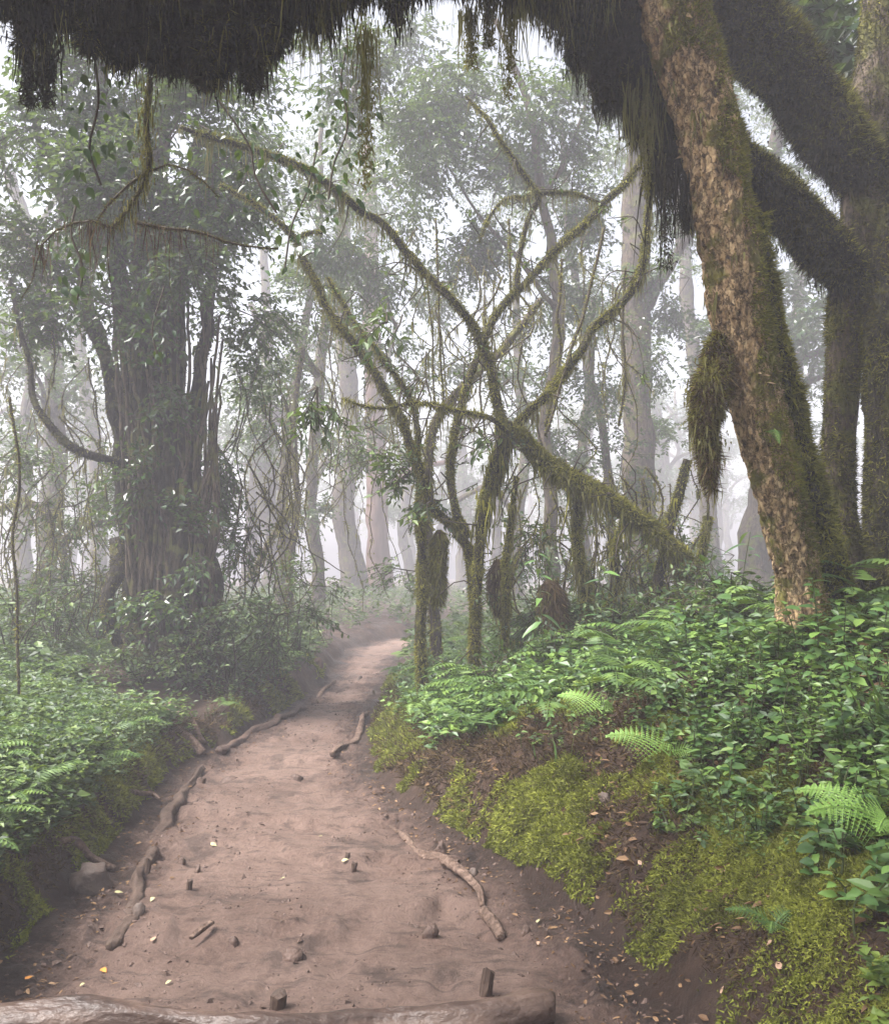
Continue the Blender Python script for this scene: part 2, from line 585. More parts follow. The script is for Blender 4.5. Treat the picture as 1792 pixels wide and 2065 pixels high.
M = dict(
    earth=earth_mat(),
    leaf_dark=leafy('dark glossy leaf', [(0.0, (0.014, 0.034, 0.014)), (0.6, (0.03, 0.065, 0.022)), (1.0, (0.06, 0.105, 0.03))], 0.3, 0.18, 0.6),
    leaf_mid=leafy('understorey leaf', [(0.0, (0.016, 0.038, 0.012)), (0.6, (0.045, 0.088, 0.023)), (1.0, (0.125, 0.185, 0.04))], 0.5, 0.22, 0.5, big=0.9),
    leaf_bank=leafy('bank leaf', [(0.0, (0.03, 0.07, 0.022)), (0.55, (0.07, 0.14, 0.038)), (1.0, (0.17, 0.27, 0.055))], 0.42, 0.2, 0.5, big=0.8),
    leaf_far=leafy('canopy leaf', [(0.0, (0.02, 0.045, 0.02)), (0.6, (0.04, 0.08, 0.03)), (1.0, (0.09, 0.15, 0.04))], 0.26, 0.25, 0.8, big=0.5),
    leaf_small=leafy('small herb leaf', [(0.0, (0.03, 0.062, 0.015)), (0.5, (0.075, 0.125, 0.026)), (1.0, (0.18, 0.245, 0.045))], 0.5, 0.25, 0.4, big=1.2),
    fern=leafy('fern green', [(0.0, (0.045, 0.095, 0.022)), (0.6, (0.085, 0.155, 0.032)), (1.0, (0.15, 0.24, 0.045))], 0.55, 0.25, 0.4, big=0.7),
    fern_bright=leafy('young fern green', [(0.0, (0.17, 0.32, 0.06)), (1.0, (0.26, 0.42, 0.09))], 0.5, 0.3, 0.4, tcol=(0.3, 0.45, 0.06)),
    moss=leafy('yellow green moss', [(0.0, (0.03, 0.03, 0.008)), (0.5, (0.13, 0.13, 0.022)), (1.0, (0.34, 0.32, 0.055))], 0.8, 0.25, 0.2, tcol=(0.2, 0.2, 0.03), big=2.0),
    moss_bank=leafy('bright bank moss', [(0.0, (0.045, 0.042, 0.012)), (0.45, (0.125, 0.14, 0.024)), (1.0, (0.28, 0.30, 0.048))], 0.8, 0.2, 0.2, tcol=(0.25, 0.28, 0.03), big=5.0),
    moss_brown=leafy('brown dead moss', [(0.0, (0.03, 0.018, 0.010)), (0.6, (0.07, 0.045, 0.022)), (1.0, (0.13, 0.09, 0.035))], 0.9, 0.1, 0.2, tcol=(0.1, 0.07, 0.02)),
    moss_dark=leafy('dark shade-toned moss', [(0.0, (0.010, 0.008, 0.007)), (0.7, (0.022, 0.018, 0.012)), (1.0, (0.05, 0.045, 0.018))], 0.9, 0.12, 0.15, tcol=(0.10, 0.10, 0.02)),  # dead-moss brown, blackened so the colour carries the shade of unlit undersides
    moss_olive=leafy('olive moss', [(0.0, (0.016, 0.014, 0.007)), (0.5, (0.06, 0.056, 0.014)), (1.0, (0.20, 0.185, 0.036))], 0.9, 0.15, 0.15, tcol=(0.12, 0.12, 0.02), big=3.0),
    beard=leafy('beard lichen', [(0.0, (0.05, 0.045, 0.018)), (0.5, (0.13, 0.125, 0.04)), (1.0, (0.24, 0.23, 0.08))], 0.8, 0.35, 0.2, tcol=(0.28, 0.26, 0.07)),
    bark_tan=rocky('peeling tan bark', [(0.32, (0.05, 0.032, 0.017)), (0.43, (0.20, 0.132, 0.068)), (0.54, (0.40, 0.28, 0.15)), (0.72, (0.60, 0.46, 0.27))], 22, (1, 1, 0.6), 0.9, 1.0, 45, (0.14, 0.125, 0.03), 0.54, crack=24, moss_scale=6.0),
    bark_dark=rocky('dark wet bark', [(0.3, (0.010, 0.008, 0.006)), (0.55, (0.030, 0.023, 0.016)), (0.8, (0.08, 0.06, 0.042))], 14, (1, 1, 0.3), 0.85, 1.0, 40, (0.075, 0.075, 0.02), 0.53, crack=18, moss_scale=5.0),
    bark_grey=rocky('grey forest bark', [(0.3, (0.035, 0.026, 0.019)), (0.55, (0.095, 0.07, 0.05)), (0.8, (0.18, 0.14, 0.1))], 12, (1, 1, 0.3), 0.88, 1.0, 36, (0.10, 0.098, 0.028), 0.53, crack=16, moss_scale=4.0),
    bark_red=rocky('reddish far bark', [(0.3, (0.10, 0.06, 0.045)), (0.7, (0.22, 0.14, 0.11))], 4, (1, 1, 0.2), 0.85, 0.5, 15),
    twig=rocky('twig', [(0.3, (0.03, 0.024, 0.016)), (0.7, (0.07, 0.055, 0.035))], 20, (1, 1, 1), 0.85, 0.2, 40),
    stem_green=rocky('green stem', [(0.3, (0.05, 0.07, 0.025)), (0.7, (0.09, 0.10, 0.04))], 20, (1, 1, 1), 0.7, 0.1, 40),
    root=rocky('muddy root', [(0.32, (0.05, 0.031, 0.022)), (0.5, (0.13, 0.083, 0.06)), (0.7, (0.24, 0.165, 0.125))], 26, (1, 1, 1), 0.75, 1.0, 70),
    log_wet=rocky('wet muddy log', [(0.3, (0.03, 0.018, 0.013)), (0.52, (0.075, 0.046, 0.034)), (0.75, (0.15, 0.098, 0.072))], 9, (0.5, 1, 1), 0.42, 0.7, 40, spec=0.45),
    peg=rocky('dark wooden peg', [(0.3, (0.035, 0.022, 0.016)), (0.7, (0.10, 0.065, 0.048))], 14, (1, 1, 0.3), 0.7, 0.6, 40),
    clod=rocky('mud clod', [(0.3, (0.06, 0.037, 0.028)), (0.7, (0.14, 0.09, 0.07))], 12, (1, 1, 1), 0.6, 0.8, 40),
    stone=rocky('muddy stone', [(0.3, (0.06, 0.043, 0.035)), (0.7, (0.15, 0.11, 0.09))], 6, (1, 1, 1), 0.6, 0.6, 30),
    leaf_dead=leafy('dead leaf', [(0.0, (0.07, 0.038, 0.02)), (0.5, (0.16, 0.09, 0.045)), (1.0, (0.32, 0.2, 0.105))], 0.7, 0.1, 0.3, tcol=(0.2, 0.1, 0.04)),
    flake=leafy('bark flake', [(0.0, (0.15, 0.10, 0.054)), (0.6, (0.27, 0.19, 0.105)), (1.0, (0.40, 0.29, 0.17))], 0.9, 0.0, 0.2),
    leaf_pale=leafy('pale fallen leaf', [(0.0, (0.38, 0.36, 0.16)), (1.0, (0.5, 0.46, 0.26))], 0.5, 0.1, 0.4),
    leaf_pink=leafy('pinkish fallen leaf', [(0.0, (0.40, 0.24, 0.16)), (1.0, (0.45, 0.3, 0.2))], 0.5, 0.1, 0.4),
    leaf_orange=leafy('orange fallen leaf', [(0.0, (0.55, 0.2, 0.03)), (1.0, (0.6, 0.26, 0.05))], 0.5, 0.1, 0.4),
    chip=rocky('fresh wood chip', [(0.3, (0.42, 0.22, 0.09)), (0.7, (0.62, 0.38, 0.19))], 20, (1, 1, 0.2), 0.7, 0.3, 50),
)

# ------------------------------------------------------------------ terrain
LY = np.array([-30, 1.5, 3.47, 4.33, 5.74, 6.86, 8.0, 9.4, 11.7, 15, 18.0, 20.5, 24, 30])
LX = np.array([-1.6, -1.66, -1.72, -1.84, -1.97, -2.16, -2.05, -1.85, -1.72, -1.85, -2.0, -1.3, 1.5, 6.5])
RY = np.array([-30, 1.5, 3.07, 4.0, 5.1, 6.0, 6.86, 8.8, 11.7, 15, 17.6, 20.5, 24, 30])
RX = np.array([1.1, 1.0, 0.88, 0.66, 0.17, -0.24, -0.53, -0.76, -0.80, -0.8, -0.6, 0.5, 4.0, 9.0])


def edges(y):
    return np.interp(y, LY, LX), np.interp(y, RY, RX)


def bank_t(x, y):
    Lx, Rx = edges(y)
    w = 0.10 * fbm(x * 1.6, y * 1.6, 0, 5) + 0.05 * fbm(x * 6, y * 6, 0, 6)
    return (Lx - x) + w, (x - Rx) + w


def H(x, y):
    x, y = np.asarray(x, float), np.asarray(y, float)
    tl, tr = bank_t(x, y)
    hl = np.interp(tl, [-.25, 0, .10, .3, .7, 2, 5, 15, 60], [0, .03, .2, .40, .5, .62, .78, .9, 1.2])
    hr = np.interp(tr, [-.3, 0, .14, .4, .8, 1.3, 2.0, 3.0, 6, 15, 60], [0, .05, .24, .47, .70, .95, 1.28, 1.46, 1.55, 1.5, 1.8])
    hr = hr * np.interp(y, [-5, 0, 4.9, 5.7, 6.8, 8, 12, 20, 40], [.8, 1, 1, .88, .66, .56, .52, .42, .5])
    hl = hl * np.interp(y, [-5, 4, 9, 14, 20, 40], [1.0, 1, 1, .9, .6, .7])
    # hollow where a side track joins from the left
    hol = np.exp(-(((x + 2.75) / .55) ** 2 + ((y - 8.35) / .75) ** 2))
    hl = hl * (1 - .72 * hol)
    z = hl + hr
    off = np.clip(np.maximum(tl, tr) * 3, 0, 1)
    z = z + off * (0.09 * fbm(x * 1.1, y * 1.1, 0, 11) + 0.05 * fbm(x * 5, y * 5, 0, 12, 2))
    # trodden mud: ripples, low steps held by buried logs, footprints
    inn = np.clip(-np.maximum(tl, tr) * 4, 0, 1)
    wob = 0.35 * fbm(x * 0.9, y * 0.5, 0, 21) + 0.10 * fbm(x * 4, y * 3, 0, 22)
    ph = (np.log(np.maximum(y, .5)) * 5.1 + wob * 2.2 + .3 * np.sin(y * 2.3)) % 1.0
    step = np.where(ph < .12, ph / .12, 1 - (ph - .12) / .88)
    z = z + inn * (0.05 * step - 0.02)
    z = z + 0.026 * fbm(x * 3, y * 3, 0, 31) + 0.016 * fbm(x * 9, y * 8, 0, 32, 2)
    rough = np.clip(fbm(x * 1.3, y * 1.0, 0, 43, 2) + .25, 0, 1)
    z = z + inn * rough * (0.05 * np.abs(fbm(x * 8, y * 7, 0, 44, 3)) + 0.02 * fbm(x * 22, y * 20, 0, 45, 2))
    foot = np.clip(fbm(x * 4.6, y * 3.4, 0, 41, 2) - 0.14, 0, .2)
    z = z - inn * 0.10 * foot
    side = np.exp(-((np.maximum(tl, tr) + .22) / .2) ** 2)
    z = z + side * 0.045 * fbm(x * 12, y * 11, 0, 33, 3)
    return z


def G(px, py, lift=0.0):
    """where the photograph's place (px, py) meets the ground"""
    r = ray(px, py)
    d = np.concatenate([np.arange(1.2, 8, .01), np.arange(8, 60, .03)])
    P = np.array([0, 0, CAMZ]) + r * (d / r[1])[:, None]
    below = P[:, 2] < H(P[:, 0], P[:, 1]) + lift
    i = int(np.argmax(below)) if below.any() else len(d) - 1
    p = P[i].copy()
    p[2] = float(H(p[0], p[1])) + lift
    return p


ys = np.concatenate([np.linspace(-18, 1.3, 20), 1.35 * 1.0098 ** np.arange(1, 500)])
ys = ys[ys < 100]
us = np.concatenate([np.linspace(-1, -.68, 10), np.linspace(-.66, .66, 400), np.linspace(.68, 1, 10)])
YY, UU = np.meshgrid(ys, us, indexing='ij')
sc_ = np.maximum(YY, 1.6)
inner = np.clip(UU, -.66, .66) * sc_
outer = np.sign(UU) * np.clip((np.abs(UU) - .66) / .34, 0, 1) ** 1.5
XX = inner + outer * (84 - .66 * sc_)
ZZ = H(XX, YY)
nr, nc = XX.shape
ii, jj = np.meshgrid(np.arange(nr - 1), np.arange(nc - 1), indexing='ij')
quads = np.stack([ii * nc + jj, ii * nc + jj + 1, (ii + 1) * nc + jj + 1, (ii + 1) * nc + jj], -1).reshape(-1, 4)
Vg = np.stack([XX, YY, ZZ], -1).reshape(-1, 3)
tl_, tr_ = bank_t(Vg[:, 0], Vg[:, 1])
tmax = np.maximum(tl_, tr_)
mudv = np.clip(0.46 - tmax / 0.85, 0, 1)
hol_ = np.exp(-(((Vg[:, 0] + 2.75) / .6) ** 2 + ((Vg[:, 1] - 8.35) / .8) ** 2))
mudv = np.clip(np.maximum(mudv, hol_ * .75), 0, 1)
on_path = (tmax[quads].mean(1) < 0.02) & (Vg[quads][:, :, 1].mean(1) < 27)
for nm, msk in (('path', on_path), ('ground', ~on_path)):
    q = quads[msk]
    used, inv = np.unique(q, return_inverse=True)
    g = Geo().add(Vg[used], None, inv.reshape(-1, 4))
    o = g.build(nm, M['earth'], smooth=True, attrs={'mud': mudv[used]})
    tag(o, 'trodden reddish mud path winding away into the fog' if nm == 'path' else 'dark forest floor and banks beside the muddy path', None, None, 'structure')

# ------------------------------------------------------------------ ground vegetation that nobody could count
def scatter(m, x0, x1, y0, y1, r, tmin=0.1, tmax_=99, side=0, power=1.0):
    y = y0 * (y1 / y0) ** (r.random(m) ** power)
    x = x0 + (x1 - x0) * r.random(m)
    a, b = bank_t(x, y)
    t = np.where(b > a, b, a)
    ok = (t > tmin) & (t < tmax_) & (np.abs(x) < 0.62 * y + 1.2)
    if side: ok &= (b > a) if side > 0 else (a > b)
    x, y = x[ok], y[ok]
    return np.stack([x, y, H(x, y)], -1)


def slope_normal(P, e=0.03):
    gx = (H(P[:, 0] + e, P[:, 1]) - H(P[:, 0] - e, P[:, 1])) / (2 * e)
    gy = (H(P[:, 0], P[:, 1] + e) - H(P[:, 0], P[:, 1] - e)) / (2 * e)
    return nrm(np.stack([-gx, -gy, np.ones(len(P))], -1))


def hollow(P):
    return np.exp(-(((P[:, 0] + 2.75) / .62) ** 2 + ((P[:, 1] - 8.35) / .85) ** 2))


def sprigs(gl, gt, P, r, hmin, hmax, nleaf, L, aspect=0.6, simple=False):
    """upright herbs: a stem and a whorl of leaves lying to the light"""
    m = len(P)
    h = hmin + (hmax - hmin) * r.random(m)
    lean = r.normal(size=(m, 3)) * np.array([.35, .35, 0])
    top = P + np.stack([lean[:, 0] * h, lean[:, 1] * h, h], -1)
    if gt is not None:
        rods(gt, P, top, 0.004, 0.0025)
    f = 0.35 + 0.65 * ((np.arange(nleaf) + 1) / nleaf)
    pos = P[:, None] + (top - P)[:, None] * f[None, :, None]
    a = np.arange(nleaf)[None] * 2.4 + r.random(m)[:, None] * 6.28
    D = np.stack([np.cos(a), np.sin(a), 0.15 + 0.3 * r.normal(size=a.shape)], -1)
    N = np.array([0, -0.12, 1.0]) + 0.33 * r.normal(size=(m, nleaf, 3))
    pv_ = .55 + 1.0 * np.clip(fbm(P[:, 0] * 1.7, P[:, 1] * 1.7, 0, 91, 2) + .5, 0, 1) * (.6 + .8 * r.random(m))
    Ls = (L * pv_[:, None] * (0.55 + 0.8 * r.random((m, nleaf)))).reshape(-1)
    aspect = np.repeat(aspect * (.55 + .7 * r.random(m)), nleaf)
    leaves(gl, pos.reshape(-1, 3), D.reshape(-1, 3), N.reshape(-1, 3), Ls, Ls * aspect, 0.10, 0.14, simple)


def frond(gl, P, az, L, r, pairs=13, width=0.3, arch=0.55, lobed=False, rise=0.7, upv=(0, 0, 1.0)):
    """one fern frond: curved rachis with paired tapering pinnae"""
    f = np.linspace(0, 1, pairs + 3)
    out, up = math.cos(arch * 0), 0
    d = np.array([math.cos(az), math.sin(az), 0])
    ang = rise - (rise + arch) * f
    st = L / (pairs + 2)
    C = P + np.concatenate([[np.zeros(3)], np.cumsum((d[None] * np.cos(ang)[:, None] + np.array([0, 0, 1.0]) * np.sin(ang)[:, None])[:-1] * st, 0)])
    T = nrm(np.gradient(C, axis=0))
    S = nrm(np.cross(T, np.array(upv)))
    Nn = np.cross(S, T)
    rods(gl, C[:-1], C[1:], 0.0035, 0.003)
    k = np.arange(2, pairs + 3)
    pl = width * L * (1 - f[k]) ** .85 * np.clip(f[k] * 9, .3, 1) * 1.25 + .006
    for sg in (-1, 1):
        D = nrm(S[k] * sg + 0.35 * T[k] - 0.22 * Nn[k])
        if not lobed:
            leaves(gl, C[k], D, Nn[k] + .12 * r.normal(size=(len(k), 3)), pl, np.maximum(st * .95, .008), 0.05, 0.1, True)
        else:
            nl = 7
            ff = (np.arange(nl) + .7) / nl
            base = C[k][:, None] + D[:, None] * (pl[:, None] * ff[None])[..., None] - Nn[k][:, None] * (0.12 * pl[:, None] * ff[None] ** 2)[..., None]
            sl = (st * .60 * (1.05 - .8 * ff))[None].repeat(len(k), 0)
            for s2 in (-1, 1):
                D2 = nrm(T[k][:, None] * s2 + 0.55 * D[:, None] + np.zeros((len(k), nl, 3)))
                leaves(gl, base.reshape(-1, 3), D2.reshape(-1, 3), np.repeat(Nn[k], nl, 0), sl.reshape(-1), sl.reshape(-1) * .62, 0.03, 0.05)
            rods(gl, C[k], C[k] + D * (pl * .95)[:, None], 0.002, 0.001)


def cover(name, label, cat, mat, build, twigmat=None):
    gl, gt = Geo(), Geo()
    build(gl, gt)
    o = gl.build(name, mat)
    tag(o, label, cat, None, 'stuff')
    if gt.n:
        c = gt.build('stem', twigmat or M['stem_green'], o)
        c['kind'] = 'stuff'
    return o


def b_right(gl, gt):
    r = np.random.default_rng(11)
    P = scatter(12000, -1, 5.5, 2.2, 7.5, r, 0.30, 99, 1)
    dens = fbm(P[:, 0] * 1.3, P[:, 1] * 1.3, 0, 51) + 0.30 + np.clip((bank_t(P[:, 0], P[:, 1])[1] - .75), -.5, .5)
    P = P[r.random(len(P)) < np.clip(dens * 1.6, 0, 1)]
    sprigs(gl, gt, P, r, 0.04, 0.18, 8, 0.048)
    P = scatter(9000, -1, 9, 6.0, 13, r, 0.28, 99, 1)
    sprigs(gl, None, P, r, 0.05, 0.30, 9, 0.05, .62, True)


def b_left(gl, gt):
    r = np.random.default_rng(12)
    P = scatter(13000, -5.5, -1.5, 2.8, 8.5, r, 0.14, 99, -1)
    P = P[r.random(len(P)) > hollow(P) * 1.5]
    sprigs(gl, None, P, r, 0.03, 0.24, 8, 0.044, .62, True)
    P = scatter(7500, -11, -1.5, 8, 16, r, 0.18, 99, -1)
    P = P[r.random(len(P)) > hollow(P) * 1.5]
    sprigs(gl, None, P, r, 0.05, 0.3, 8, 0.06, .62, True)


def b_far(gl, gt):
    r = np.random.default_rng(13)
    P = scatter(9000, -20, 22, 12, 38, r, 0.15)
    sprigs(gl, None, P, r, 0.1, 0.55, 9, 0.12, .62, True)


def b_fern(gl, gt):
    r = np.random.default_rng(14)
    P = scatter(700, -6, -1.5, 3.0, 12, r, 0.22, 99, -1)
    P = P[r.random(len(P)) > hollow(P) * 1.6]
    for p in P:
        for k in range(3):
            frond(gl, p + np.array([0, 0, .02 + .12 * r.random()]), r.random() * 6.28, 0.16 + .16 * r.random(), r, 11, 0.34, 0.5 + .4 * r.random())
    P = scatter(220, -1, 6, 5.0, 12, r, 0.35, 99, 1)
    for p in P:
        for k in range(2):
            frond(gl, p + np.array([0, 0, .08 + .25 * r.random()]), r.random() * 6.28, 0.3 + .25 * r.random(), r, 11, 0.30, 0.5 + .3 * r.random())


cover('ground_cover', 'dense low green herbs with glossy leaves blanketing the right bank', 'ground cover', M['leaf_bank'], b_right)
cover('ground_cover', 'dense low soft green herbs blanketing the left bank', 'ground cover', M['leaf_mid'], b_left)
cover('ground_cover', 'fog-paled undergrowth on the forest floor far beyond the path', 'ground cover', M['leaf_mid'], b_far)
def b_fine(gl, gt):
    r = np.random.default_rng(18)
    P = scatter(9000, -1, 5.5, 2.1, 9, r, 0.18, 99, 1)
    P = P[fbm(P[:, 0] * 1.1, P[:, 1] * 1.1, 0, 95, 3) > -.02]
    sprigs(gl, None, P, r, 0.02, 0.14, 9, 0.026, .8, True)
    P = scatter(9000, -5.5, -1.5, 2.6, 9, r, 0.12, 99, -1)
    P = P[(fbm(P[:, 0] * 1.1, P[:, 1] * 1.1, 0, 96, 3) > -.05) & (hollow(P) < .4)]
    sprigs(gl, None, P, r, 0.03, 0.24, 10, 0.028, .8, True)


cover('small_herbs', 'tiny-leaved yellow-green herbs filling in between the larger plants', 'ground cover', M['leaf_small'], b_fine)
cover('fern_cover', 'feathery small ferns growing thickly through the undergrowth', 'ferns', M['fern'], b_fern)


def b_moss(gl, gt):
    r = np.random.default_rng(15)
    y = 1.9 * (13 / 1.9) ** r.random(520000)
    Lx, Rx = edges(y)
    right = r.random(len(y)) < .72
    t = np.where(right, r.random(len(y)) * 1.0, r.random(len(y)) * .5) + .01
    x = np.where(right, Rx + t, Lx - t)
    v = fbm(x * 2.3, y * 2.3, 0, 61, 4) * 1.2 + .5 * fbm(x * 9, y * 9, 0, 62, 3) + np.where(right & (y < 3.6), .16, 0) + np.where(right, -.06 + .46 * np.exp(-((t - np.where(y < 4.6, .40, .27)) / np.where(y < 4.6, .36, .24)) ** 2), .14)
    keep = r.random(len(y)) < np.clip((v + .12) * 1.9, 0, 1) ** 2.2
    keep &= np.abs(x) < .6 * y + .6
    x, y, t, v = x[keep], y[keep], t[keep], v[keep]
    P = np.stack([x, y, H(x, y)], -1)
    hk = hollow(P) < .3
    P, v = P[hk], v[hk]
    Nn = slope_normal(P)
    P = P + Nn * (.035 * np.clip(v, 0, .8) * (1 + .8 * fbm(P[:, 0] * 14, P[:, 1] * 14, 0, 63, 2)))[:, None]
    sz = np.clip(.0075 * P[:, 1] / 3.2, .006, .024)
    blades(gl, P, Nn, sz * 2.0, sz, r, 0.8, 1.0)


def b_brown(gl, gt):
    r = np.random.default_rng(16)
    y = 1.9 * (11 / 1.9) ** r.random(110000)
    Lx, Rx = edges(y)
    right = r.random(len(y)) < .75
    t = np.where(right, r.random(len(y)) * 1.5, r.random(len(y)) * .6) + .06
    x = np.where(right, Rx + t, Lx - t)
    keep = (fbm(x * 2.3, y * 2.3, 0, 61, 4) < .22) & (np.abs(x) < .6 * y + .6)
    x, y = x[keep], y[keep]
    P = np.stack([x, y, H(x, y)], -1)
    P = P[hollow(P) < .5]
    sz = np.clip(.009 * P[:, 1] / 3.2, .007, .025)
    blades(gl, P, slope_normal(P), sz * 3.4, sz * .7, r, 0.8, 0.8)


cover('moss_mat', 'bright yellow-green moss cloaking the cut faces of the banks', 'moss', M['moss_bank'], b_moss)
cover('dead_moss', 'brown dead moss and rootlets between the green moss patches', 'moss', M['moss_brown'], b_brown)


def b_litter(gl, gt):
    r = np.random.default_rng(17)
    y = 2.2 * (8 / 2.2) ** r.random(4200)
    Lx, Rx = edges(y)
    t = .15 + r.random(len(y)) ** 1.3 * 2.0
    x = Rx + t
    P = np.stack([x, y, H(x, y) + .008], -1)
    keep = (fbm(x * 1.8, y * 1.8, 0, 71, 3) > -.02) & (np.abs(x) < .56 * y + .3)
    P = P[keep]
    a = r.random(len(P)) * 6.28
    L = .018 + .045 * r.random(len(P))
    leaves(gl, P, np.stack([np.cos(a), np.sin(a), .2 * r.normal(size=len(a))], -1), slope_normal(P) + .4 * r.normal(size=(len(P), 3)), L, L * (.2 + .35 * r.random(len(P))), .1, .2)
    # debris along the foot of the right bank and in the left gutter
    y = 3 * (10 / 3) ** r.random(1500)
    Lx, Rx = edges(y)
    x = np.where(r.random(len(y)) < .55, Rx - .12 + .12 * r.normal(size=len(y)), Lx + .18 + .12 * r.normal(size=len(y)))
    P = np.stack([x, y, H(x, y) + .006], -1)
    a = r.random(len(P)) * 6.28
    L = .012 + .028 * r.random(len(P))
    leaves(gl, P, np.stack([np.cos(a), np.sin(a), .15 * r.normal(size=len(a))], -1), slope_normal(P) + .35 * r.normal(size=(len(P), 3)), L, L * (.2 + .4 * r.random(len(P))), .1, .2)


cover('leaf_litter', 'brown leaf litter and wood scraps strewn over the bank and gutters', 'leaf litter', M['leaf_dead'], b_litter)

# ------------------------------------------------------------------ trees
def px_tube(rows, **kw):
    """rows of (px, py, depth, radius)"""
    return Tube([[*U(a, b, d), r] for a, b, d, r in rows], **kw)


class Tree:
    def __init__(self, name, label, base, group=None, cat='tree'):
        self.base = np.asarray(base, float)
        self.root = thing(name, label, cat, base, group)
        self.tubes = []

    def part(self, name, tube_list, mat, smooth=True):
        g = Geo()
        tl = tube_list if isinstance(tube_list, list) else [tube_list]
        for t in tl:
            t.mesh(g)
            self.tubes.append(t)
        o = g.build(name, mat, self.root, self.base, smooth)
        for t in tl:
            t.obj = o
        return o

    def hang(self, geos, name, mat):
        """moss belongs to the limb it grows on; one mesh for each limb"""
        for own, g in geos.values():
            if g.n:
                o = g.build(name, mat, own if own is not None else self.root, self.base)
                o['kind'] = 'stuff'

    def fur(self, name, tubes, mat, m, L, W, seed, keep=None, droop=0.4, spread=0.6, s0=0, s1=1, clump=5.0):
        geos, r = {}, np.random.default_rng(seed)
        tot = sum(t.L * t.R.mean() for t in tubes)
        for t in tubes:
            own = getattr(t, 'obj', None)
            g = geos.setdefault(own.name if own else '', (own, Geo()))[1]
            P, N = t.sample(max(10, int(m * t.L * t.R.mean() / tot)), r, s0, s1)
            if keep is not None:
                k = keep(P, N, r)
                P, N = P[k], N[k]
            cl = .35 + 1.5 * np.clip(fbm(P[:, 0] * clump, P[:, 1] * clump, P[:, 2] * clump, seed, 3) + .35, 0, 1.2)
            blades(g, P, N, L * cl, W, r, droop, spread)
        self.hang(geos, name, mat)

    def beard(self, name, tubes, mat, m, L, W, seed, per=8, spread=.04, under=-0.1, s0=0, s1=1):
        geos, r = {}, np.random.default_rng(seed)
        tot = sum(t.L for t in tubes)
        for t in tubes:
            own = getattr(t, 'obj', None)
            g = geos.setdefault(own.name if own else '', (own, Geo()))[1]
            P, N = t.sample(max(4, int(m * t.L / tot)), r, s0, s1)
            k = N[:, 2] < under + .5 * (r.random(len(P)) < .3)
            P = P[k]
            cl = .25 + 1.7 * np.clip(fbm(P[:, 0] * 2.2, P[:, 1] * 2.2, 0, seed, 3) + .35, 0, 1.2)
            tufts(g, P, L * cl, W, r, per, spread)
        self.hang(geos, name, mat)

    def twiglets(self, tubes, n, seed, ln=.4, leafmat='leaf_mid', L=.05):
        gt, gl, r = Geo(), Geo(), np.random.default_rng(seed)
        tot = sum(t.L for t in tubes)
        for t in tubes:
            m = max(2, int(n * t.L / tot))
            P, N = t.sample(m, r, .1, 1)
            for p, d in zip(P, N):
                q = ln * (.4 + r.random())
                d = d + .5 * r.normal(size=3)
                e = p + d * q * .6 + np.array([0, 0, -.15 * q])
                mid = p + d * q * .3 + .06 * r.normal(size=3)
                tb = Tube([[*p, .007], [*mid, .0055], [*(e + .05 * r.normal(size=3)), .003]], k=4, step=.07, wob=.05, seed=int(r.integers(1e6)))
                tb.mesh(gt)
                if r.random() < .55:
                    j = r.integers(1, tb.n, 2)
                    sprays(gl, gt, tb.C[j], r.normal(size=(2, 3)), r, 4, .12, L, .4, .45)
        o = gt.build('twigs', M['twig'], self.root, self.base, True)
        o['kind'] = 'stuff'
        if gl.n:
            o = gl.build('foliage', M[leafmat], self.root, self.base)
            o['kind'] = 'stuff'

    def crown(self, blobs, mat, seed, L=0.07, nleaf=9, twig=.4, droop=.4, aspect=.5, limbs=True, twigs=True):
        gl, gt, r = Geo(), Geo(), np.random.default_rng(seed)
        for c, rad, n in blobs:
            # uneven clumps inside each mass
            sub = max(3, n // 45)
            cc, _ = in_ball(sub, c, np.asarray(rad) * .8, r, .1)
            w = r.random(sub) + .3
            idx = r.choice(sub, n, p=w / w.sum())
            P = cc[idx] + nrm(r.normal(size=(n, 3))) * (r.random(n) ** .5)[:, None] * np.asarray(rad) * .42
            A = nrm(P - c) + .8 * r.normal(size=(n, 3)) * np.array([1, 1, .5])
            sprays(gl, gt if twigs else None, P, A, r, nleaf, twig, L, droop, aspect * (1.1 if L >= .085 else 1), L >= .085)
            if limbs:
                pick = r.choice(sub, min(sub, 7), replace=False)
                rods(gt, np.repeat(np.asarray(c)[None], len(pick), 0), cc[pick], .012, .006)
        o = gl.build('crown', mat, self.root, self.base)
        o['kind'] = 'stuff'
        if gt.n:
            b = gt.build('twigs', M['twig'], self.root, self.base)
            b['kind'] = 'stuff'
        return o


def up_side(thr):
    return lambda P, N, r: N[:, 2] + .25 * r.normal(size=len(P)) > thr


def patchy(sc, cut, seed, extra=None):
    def f(P, N, r):
        v = fbm(P[:, 0] * sc, P[:, 1] * sc, P[:, 2] * sc * .6, seed, 3)
        if extra is not None:
            v = v + extra(P, N)
        return v > cut
    return f


